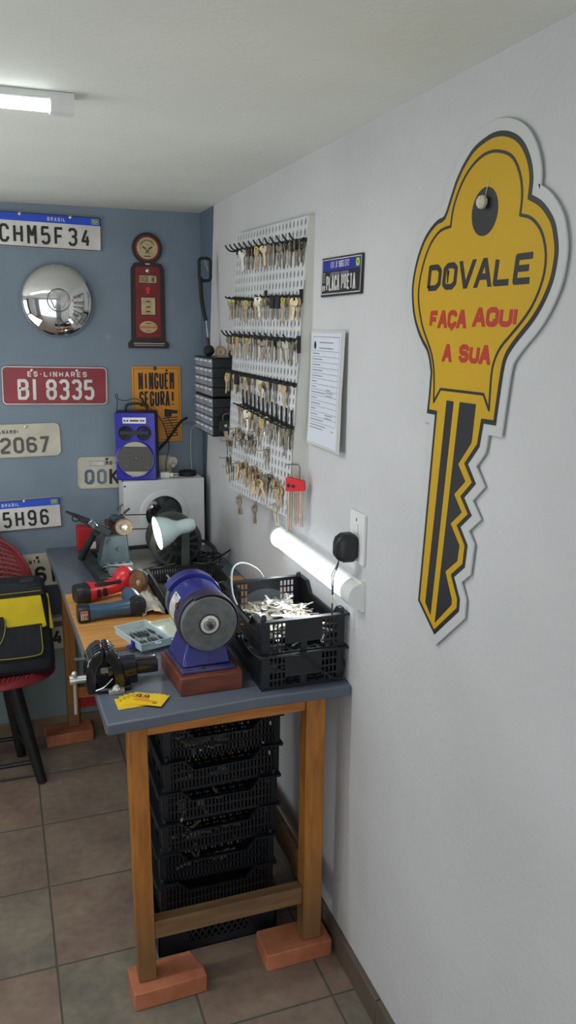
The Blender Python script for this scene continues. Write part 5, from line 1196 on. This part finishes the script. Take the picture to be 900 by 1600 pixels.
# drill-bit case
cs = thing('bit_case', 'small clear plastic case of screwdriver bits lying open on the pine board', 'case', (-.462, -1.175, BZ), radians(17.5))
hw, hl = .049, .0865
mb = MB(); mb.box(-hw, hw, -hl, hl, 0, .002)
for a, b, c, d in ((-hw, hw, -hl, -hl+.002), (-hw, hw, hl-.002, hl), (-hw, -hw+.002, -hl, hl), (hw-.002, hw, -hl, hl)): mb.box(a, b, c, d, 0, .024)
obj('tray', mb, 'clear_plastic', cs, bevel=.001)
mb = MB(); mb.box(-hw-.003, hw+.003, -hl-.003, -hl, .019, .024); mb.box(-hw-.003, hw+.003, hl, hl+.003, .019, .024); mb.box(-hw-.003, -hw, -hl, hl, .019, .024); mb.box(hw, hw+.003, -hl, hl, .019, .024); obj('rim', mb, 'clear_plastic', cs)
obj('hang_tab', MB().lathe([(.004, 0), (.009, 0), (.009, .002), (.004, .002)], (.0, -hl-.009, .02), (0,0,1), 20, closed=True), 'clear_plastic', cs)
obj('latch', MB().box(-hw-.02, -hw-.001, -.05, -.028, .0, .006).box(-hw-.006, -hw, -.046, -.03, .004, .02), 'blue_latch', cs, bevel=.0015)
obj('lid', MB().box(hw+.006, hw+.088, -hl, hl, .0, .002).box(hw+.006, hw+.088, hl-.002, hl, 0, .012).box(hw+.086, hw+.088, -hl, hl, 0, .012).box(hw+.004, hw+.006, -hl, hl, 0, .012), 'case_lid', cs, bevel=.0007)
F0 = Matrix.Translation((-.462, -1.175, BZ)) @ Matrix.Rotation(radians(17.5), 4, 'Z')
rr = random.Random(9)
for k in range(14):
    p = F0 @ Vector((-.036+.012*(k % 7), -.035 if k < 7 else .03, .0075+.005*rr.random()))
    b_ = thing('screwdriver_bit', 'steel hex screwdriver bit lying in the open clear case', 'drill bit', p, radians(17.5+90)+rr.uniform(-.25, .25), 'screwdriver bits in the clear case')
    obj('shank', MB().cyl((-.026,0,0), (.004,0,0), .0036, n=6), 'dull_steel', b_); obj('tip', MB().lathe([(.0036, 0), (.0022, .006), (.0022, .018), (.0006, .022)], (.004,0,0), (1,0,0), 10), 'chrome', b_)

# red angle grinder -----------------------------------------------------------
rg = thing('cordless_cutter', 'red and black cordless cut-off tool with a brown disc on the pine board', 'power tool', (-.516, -.762, BZ), radians(14)); rg.scale = (1.0, 1.2, 1.2)
def blob(secs, m_, name, par, seg=16, ax='x'):
    vs = []; n = seg
    for x, yc, zc, ry, rz, sq_ in secs:
        for k in range(n):
            a = 2*pi*k/n; c, s = cos(a), sin(a); e = sq_
            vs.append((x, yc+ry*math.copysign(abs(c)**e, c), zc+rz*math.copysign(abs(s)**e, s)))
    mb = MB().add(vs, [(i*n+k, (i+1)*n+k, (i+1)*n+(k+1) % n, i*n+(k+1) % n) for i in range(len(secs)-1) for k in range(n)]+[tuple(range(n)), tuple((len(secs)-1)*n+k for k in range(n-1, -1, -1))])
    return obj(name, mb, m_, par, angle=50)
blob([(-.112,0,.027,.024,.022,.6),(-.108,0,.027,.027,.025,.6),(-.07,0,.027,.028,.026,.6),(-.064,0,.027,.027,.025,.6)], 'black_plastic', 'battery', rg)
blob([(-.066,0,.027,.028,.0265,.6),(-.056,0,.027,.028,.0265,.65)], 'tool_red', 'collar', rg)
blob([(-.056,0,.027,.027,.0255,.7),(-.02,0,.028,.022,.0215,.8),(.02,0,.032,.0215,.022,.9),(.045,0,.036,.022,.024,.9)], 'tool_red', 'handle', rg)
mb = MB()
for x in (-.045, -.022): mb.box(x, x+.014, -.0275, -.014, .014, .038)
mb.box(-.05, .03, -.02, .012, .043, .0505); obj('grip_panel', mb, 'black_rubber', rg, bevel=.003)
blob([(.03,0,.04,.02,.024,.9),(.045,0,.046,.027,.034,.85),(.065,-.002,.05,.031,.038,.85),(.085,-.002,.048,.029,.034,.9),(.1,-.002,.046,.02,.024,1)], 'tool_red', 'gear_head', rg)
obj('switch', MB().box(.02, .042, -.028, -.018, .045, .056), 'black_plastic', rg, bevel=.003)
obj('disc_guard', MB().torus((.094, -.036, .043), .036, .0035, (.15,1,-.12), 30, 8, radians(-140), radians(60)), 'dull_steel', rg)
d_ = obj('cutting_disc', MB().lathe([(.035, 0), (.035, .0018)], (.094, -.042, .043), (.15,-1,.12), 40), 'disc_brown', rg)
mb = MB(); mb.lathe([(.009, 0), (.009, .003), (.006, .005)], (.094, -.0435, .0433), (.15,-1,.12), 20); obj('disc_flange', mb, 'brass', d_)
# blue driver -------------------------------------------------------------------
bd = thing('cordless_driver', 'dark teal cordless driver lying on its side in front of the red tool', 'power tool', (-.525, -.965, BZ), radians(3)); bd.scale = (1.02, 1.15, 1.18)
blob([(-.106,0,.024,.022,.021,.5),(-.102,0,.024,.024,.023,.5),(-.074,0,.024,.024,.023,.5),(-.07,0,.024,.023,.022,.5)], 'black_plastic', 'battery', bd)
obj('battery_label', MB().prism([(-.1, .012), (-.078, .012), (-.078, .036), (-.1, .036)], 0, .0006, frame((0, -.0243, 0), (1,0,0), (0,0,1))), 'silver', bd)
g = MB(); FF2 = frame((0, -.025, 0), (1,0,0), (0,0,1)); g.box(-.099, -.079, -.0256, -.0249, .029, .034); obj('label_stripe', g, 'bright_red', bd)
g = MB(); text(g, '12', FF2, -.097, .014, .011, .005, .0016, pitch=.0065, z0=0, z1=.0006) ; text(g, 'V', FF2, -.0835, .014, .011, .005, .0016, z0=0, z1=.0006); obj('label_lettering', g, 'ink', bd)
blob([(-.07,0,.024,.0235,.0225,.6),(-.05,0,.0235,.021,.021,.8),(-.01,0,.0235,.0185,.0195,.9),(.03,0,.025,.02,.021,.9),(.055,0,.027,.024,.0235,.9)], 'tool_teal', 'handle', bd)
obj('trigger', MB().box(.03, .045, .014, .03, .02, .034), 'tool_red', bd, bevel=.004)
# head axis along +y
mb = MB(); mb.lathe([(.018, -.05), (.026, -.045), (.0275, -.034), (.0275, -.024)], (.078, .022, .0285), (0,1,-.1), 28); obj('motor_end', mb, 'black_rubber', bd)
mb = MB(); mb.lathe([(.0285, -.026), (.0288, .02), (.025, .05), (.017, .07), (.0115, .08)], (.078, .022, .0285), (-.16,1,.12), 28); obj('gear_case', mb, 'tool_teal', bd)
obj('chuck', MB().lathe([(.0095, .075), (.0095, .093), (.006, .097)], (.078, .022, .0285), (-.16,1,.12), 20), 'black_plastic', bd)
mb = MB()
for k in range(3): mb.box(.068+.008*k, .071+.008*k, -.066, -.045, .0555, .0575)
obj('vent', mb, 'black_matte', bd)

# ================================================================== VISE
vs_ = thing('bench_vise', 'black clamp-on bench vise fixed to the left edge of the worktop', 'vise', (-.585, -1.44, TZ))
FV = frame((0,0,0), (1,0,0), (0,0,1))     # side profile in x/z, out toward the near edge
mvp = [(-.072, .0), (-.05, .0), (-.048, .03), (-.047, .05), (-.042, .072), (-.032, .084), (-.0265, .086), (-.0265, .118), (-.04, .117), (-.055, .108), (-.067, .09), (-.073, .06), (-.074, .03)]
fxp = [(.024, .0), (-.006, .0), (-.004, .03), (-.006, .055), (-.012, .075), (-.02, .084), (-.0255, .086), (-.0255, .118), (-.012, .117), (.002, .106), (.014, .085), (.022, .06), (.028, .03)]
obj('moving_jaw', MB().prism(mvp, -.044, .044, FV), 'black_gloss', vs_, bevel=.009)
obj('fixed_jaw', MB().prism(fxp, -.044, .044, FV), 'black_gloss', vs_, bevel=.009)
mb = MB()
for q in (-.03, -.012, .006): mb.add([(x, q+dy, z) for dy in (-.0035, .0035) for x, z in ((-.066, .094), (-.05, .115), (-.03, .122), (-.006, .118), (.008, .106))], [(0,1,6,5), (1,2,7,6), (2,3,8,7), (3,4,9,8)])
obj('jaw_ribs', mb, 'black_gloss', vs_)
obj('throat_web', MB().box(-.05, -.005, .0, .03, .0, .08), 'black_gloss', vs_)
obj('jaw_face', MB().box(-.036, -.016, -.03, .0, .05, .066), 'steel', vs_, bevel=.001)
obj('slide_bar', MB().prism(rrect(-.02, .02, .03, .066, .006, 3), -.115, .02, frame((0,0,0), (0,-1,0), (0,0,1))), 'black_gloss', vs_, bevel=.002)
obj('slide_housing', MB().prism(rrect(-.026, .026, .008, .075, .01, 3), -.06, .0, frame((0,0,0), (0,-1,0), (0,0,1))), 'black_gloss', vs_, bevel=.003)
obj('foot', MB().box(-.045, .04, -.045, .045, 0, .014), 'black_gloss', vs_, bevel=.004)
obj('clamp_bracket', MB().box(-.062, -.05, -.02, .02, -.06, .01).box(-.062, -.01, -.02, .02, -.07, -.058), 'black_gloss', vs_, bevel=.003) if 0 else None
obj('screw_spindle', MB().cyl((-.065, 0, .03), (-.108, 0, .03), .0095).cyl((-.098, 0, .03), (-.112, 0, .03), .0125), 'silver', vs_)
obj('handle_bar', MB().cyl((-.1, -.004, .045), (-.1, .004, -.068), .0042).add(*_sph((-.1, -.004, .048), .0075, (1,1,1), 14, 8)), 'silver', vs_)
obj('guide_rod', MB().cyl((-.068, .03, .072), (-.095, .032, .072), .005), 'dull_steel', vs_)
obj('clamp_nut', MB().lathe([(.011, 0), (.011, .006), (.007, .009), (.005, .014)], (.0, -.053, .012), (0,-.4,1), 18).box(-.02, .02, -.058, -.04, .0, .012), 'silver', vs_, bevel=.001)
obj('body_line', MB().tube([(-.052, -.045, .012), (-.03, -.046, .02), (-.008, -.0455, .04)], .0012, 5), 'silver', vs_)

# ================================================================== YELLOW CARDS
cr = [(-.548, -1.555, .28), (-.54, -1.552, .12), (-.532, -1.553, -.02), (-.524, -1.556, -.16), (-.516, -1.56, -.3)]
for k, (x, y, a) in enumerate(cr):
    c = thing('business_card', ['lowest of the fanned yellow cards on the front corner of the bench', 'second lowest of the fanned yellow cards', 'middle card of the fanned yellow cards', 'second highest of the fanned yellow cards, with a picture', 'top card of the fanned yellow cards, farthest right'][k], 'card', (x, y, TZ+.0008+.0011*k), a-.25)
    obj('card_sheet', MB().box(-.047, .047, -.031, .031, 0, .0008), 'card_yellow', c)
    g = MB()
    for j in range(3): g.box(-.035, -.005+.01*j, .004-.008*j, .0065-.008*j, .0008, .0012)
    obj('red_print', g, 'bright_red', c)
    g = MB(); 
    for j in range(2): g.torus((-.03+.022*j, .015, .0009), .0055, .0016, (0,0,1), 12, 5); g.box(-.026+.022*j, -.023+.022*j, .004, .012, .0008, .0014)
    g.box(.018, .03, -.02, -.017, .0008, .0012); g.box(.012, .03, -.012, -.0105, .0008, .0012)
    obj('key_print', g, 'ink', c)
    if k == 0: obj('pink_band', MB().box(-.045, .045, -.0262, -.012, .0008, .001), 'card_back', c)

# ================================================================== RED BOXES
o = obj('red_box', MB().box(-.55, -.475, -.12, -.04, TZ, TZ+.105), 'box_red', bevel=.003); tag(o, 'small red box behind the lever of the key machine', 'box')
o2 = obj('box_label', MB().box(-.518, -.478, -.1215, -.12, TZ+.01, TZ+.045), 'paper_label', o)
o = obj('metal_plaque', MB().box(-.59, -.3, -.012, -.004, .115, .168), 'box_red', bevel=.001); tag(o, 'narrow red plaque on the wall low under the bench', 'plaque')
obj('panel_screw', MB().lathe([(.004, 0), (.003, .002)], (-.562, -.012, .143), (0,-1,0), 12), 'dull_steel', o)

# ================================================================== CHAIR + BAG
ch = thing('red_chair', 'red perforated plastic chair with black legs at the left edge', 'chair', (-.94, -.27, 0))
seat_z = .485
def seat_f(u, v):
    a, b = u*2-1, v*2-1
    x = a*math.sqrt(max(0, 1-b*b/2))*.262; y = b*math.sqrt(max(0, 1-a*a/2))*.235
    r2 = (x*x+y*y)/.262**2
    return Vector((x, y, seat_z-.018*(1-r2)+ (.0 if r2 < .7 else -.045*(r2-.7)/.3)))
o = obj('seat', holes_surface(seat_f, 26, 26, (.3, .3), lambda i, j: 3 <= i <= 22 and 2 <= j <= 23), 'seat_red', ch, angle=80); merge_solid(o, .004, 0)
def back_f(u, v):
    a = (u*2-1); wdt = .215*(1-.1*v)*math.sqrt(max(.02, 1-max(0, v-.5)**2/.3)); x = a*wdt
    z = seat_z-.03+.56*v*(1-.12*a*a*v); y = .185+.035*v - .06*a*a+ .015*v*v
    return Vector((x, y, z))
o = obj('backrest', holes_surface(back_f, 22, 26, (.29, .29), lambda i, j: 2 <= i <= 19 and 5 <= j <= 23), 'seat_red', ch, angle=80); merge_solid(o, .004, 0)
obj('backrest_rim', MB().tube([back_f(0, v/10) for v in range(0, 11)]+[back_f(u/12, 1) for u in range(1, 12)]+[back_f(1, 1-v/10) for v in range(0, 11)], .007, 8, 3), 'seat_red', ch)
feet = [((.09, -.08), (.182, -.116)), ((.07, .05), (.11, .127)), ((-.09, -.08), (-.17, -.12)), ((-.07, .05), (-.14, .13))]
for (a, b), (c, d) in feet:
    obj('leg', MB().cyl((c, d, 0), (a, b, seat_z-.03), .019, .03, 24), 'chair_black', ch)
for i, j in ((0, 2), (1, 3), (0, 1), (2, 3)):
    q = .2 if (i, j) in ((0, 2), (1, 3)) else .26
    P_ = lambda k: Vector((feet[k][1][0]+(feet[k][0][0]-feet[k][1][0])*q, feet[k][1][1]+(feet[k][0][1]-feet[k][1][1])*q, (seat_z-.03)*q))
    obj('stretcher', MB().cyl(P_(i), P_(j), .009), 'chair_black', ch)
obj('seat_support', MB().box(-.11, .11, -.1, .08, seat_z-.045, seat_z-.03), 'chair_black', ch, bevel=.004)

bg = thing('tool_bag', 'black and yellow fabric tool bag sitting on the red chair', 'bag', (-.905, -.3, seat_z+.002)); bg.scale = (1.12, 1, 1.12)
def bagsec(z): 
    k = z/.3; w = .205-.025*k; d = .13-.045*k
    return w, d
zs = [0, .02, .06, .15, .24, .285, .3]; vs = []; n = 0
for i, z in enumerate(zs):
    w, d = bagsec(z); 
    if i == 0: w -= .015; d -= .015
    if i == len(zs)-1: w -= .01; d -= .02
    ring = [(u+.004*sin(z*40+v*30), v+.004*sin(z*30+u*22)) for u, v in rrect(-w, w, -d, d, .04, 4)]; n = len(ring); vs += [(u, v, z) for u, v in ring]
mb = MB().add(vs, [(i*n+k, i*n+(k+1) % n, (i+1)*n+(k+1) % n, (i+1)*n+k) for i in range(len(zs)-1) for k in range(n)]+[tuple(range(n-1, -1, -1)), tuple((len(zs)-1)*n+k for k in range(n))])
obj('body', mb, 'bag_black', bg, angle=60)
def bp_(u, z, d=0):   # point on bag front
    w, dd = bagsec(z); return Vector((u, -dd-d-.002, z))
def quad_patch(pts, d, m_, nm, side=False):
    v = [bp_(u, z, d) for u, z in pts]+[bp_(u, z, -.006) for u, z in pts]; k = len(pts)
    return obj(nm, MB().add(v, [tuple(range(k)), tuple(range(2*k-1, k-1, -1))]+[(i, k+i, k+(i+1) % k, (i+1) % k) for i in range(k)]), m_, bg, smooth=False, bevel=.002)
quad_patch([(-.17, .165), (.168, .16), (.178, .165), (.165, .272), (-.16, .268)], .007, 'bag_yellow', 'yellow_panel')
quad_patch([(-.17, .07), (.1, .062), (.165, .07), (.162, .175), (.05, .172), (.04, .21), (-.17, .205)], .016, 'bag_black', 'front_pocket')
p = [bp_(u, z, .018) for u, z in ((.046, .205), (.044, .17), (.03, .13), (-.0, .1), (-.02, .09))]; obj('piping', MB().tube(p, .002, 5), 'bag_piping', bg)
p = [bp_(u, z, .018) for u, z in ((-.02, .072), (.05, .068), (.135, .07), (.158, .082), (.16, .12), (.158, .17))]; obj('piping', MB().tube(p, .002, 5), 'bag_piping', bg)
quad_patch([(-.19, .268), (.178, .275), (.17, .298), (-.17, .298)], .012, 'bag_black', 'top_flap')
p = [bp_(u, z, .015) for u, z in ((-.17, .282), (0, .286), (.165, .289))]; obj('piping', MB().tube(p, .0016, 5), 'bag_piping', bg)
v = []
for q, z in ((-.075, .14), (-.03, .145), (.0, .2), (-.02, .25), (-.05, .262)):
    w, dd = bagsec(z); v += [(w+.008, q, z)]
v2 = [(x-.012, y, z) for x, y, z in v]; obj('side_panel', MB().add(v+v2, [(0,1,2,3,4), (9,8,7,6,5)]+[(i, 5+i, 5+(i+1) % 5, (i+1) % 5) for i in range(5)]), 'bag_yellow', bg, smooth=False, bevel=.002)
obj('carry_handle', MB().tube([(-.1, 0, .295), (-.09, -.03, .33), (0, -.05, .32), (.09, -.03, .325), (.1, 0, .295)], .008, 8), 'bag_black', bg) if 0 else None
obj('buckle', MB().box(.1, .15, -.03, .01, .295, .308), 'black_plastic', bg, bevel=.003)

# ================================================================== CAMERA + LIGHT
yaw, pit, roll, fpx = 0.3465, 0.2270, 0.0108, 1253.24
f = Vector((sin(yaw)*cos(pit), cos(yaw)*cos(pit), -sin(pit))); r = Vector((cos(yaw), -sin(yaw), 0)); u = r.cross(f)
r2 = r*cos(roll)+u*sin(roll); u2 = u*cos(roll)-r*sin(roll)
cam = bpy.data.cameras.new('camera'); co = bpy.data.objects.new('camera', cam); C.objects.link(co)
co.matrix_world = Matrix(((r2.x, u2.x, -f.x, -.8234), (r2.y, u2.y, -f.y, -3.4423), (r2.z, u2.z, -f.z, 1.7946), (0,0,0,1)))
cam.sensor_fit = 'VERTICAL'; cam.sensor_height = 32; cam.lens = fpx/1600*32; cam.clip_start = .05
bpy.context.scene.camera = co

def area(nm, loc, rot, sx, sy, pw, col=(1,1,1)):
    l = bpy.data.lights.new(nm, 'AREA'); l.shape = 'RECTANGLE'; l.size = sx; l.size_y = sy; l.energy = pw; l.color = col
    o = bpy.data.objects.new(nm, l); C.objects.link(o); o.location = loc; o.rotation_euler = rot; return o
area('doorway_daylight', (-1.5, YF-.15, 1.1), (pi/2, 0, 0), 1.9, 1.9, 25, (.96, .98, 1))
area('ceiling_fill', (-1.9, -1.1, .9), (pi, 0, 0), 1.2, 1.2, 13, (1, .99, .96))  # unseen upward fill, added to brighten the ceiling
area('batten_light', (-1.27, -1.603, H-.042), (0,0,0), 1.15, .04, 9, (.96, .99, 1))
area('left_window_light', (XL+.1, -1.3, 1.35), (0, -pi/2, 0), 1.1, 1.2, 15, (.94, .98, 1))
area('tube_light', (WX-.05, -1.37, 1.131), (0, radians(-90)+pi, 0), .04, .5, 1.2, (.94, .99, 1))
l = bpy.data.lights.new('bulb_light', 'POINT'); l.energy = .5; l.shadow_soft_size = .02; l.color = (1, .98, .94); o = bpy.data.objects.new('bulb_light', l); C.objects.link(o); o.location = (-.33, -.62, 1.045)
w = bpy.data.worlds.new('world'); bpy.context.scene.world = w; w.use_nodes = True
w.node_tree.nodes['Background'].inputs[0].default_value = (.75, .86, 1, 1); w.node_tree.nodes['Background'].inputs[1].default_value = 1.0
sc = bpy.context.scene
sc.view_settings.view_transform = 'Standard'; sc.view_settings.look = 'None'; sc.view_settings.exposure = 0; sc.view_settings.gamma = 1
sc.cycles.use_denoising = True
sc.cycles.max_bounces = 8; sc.cycles.sample_clamp_indirect = 6; sc.cycles.caustics_reflective = False; sc.cycles.caustics_refractive = False
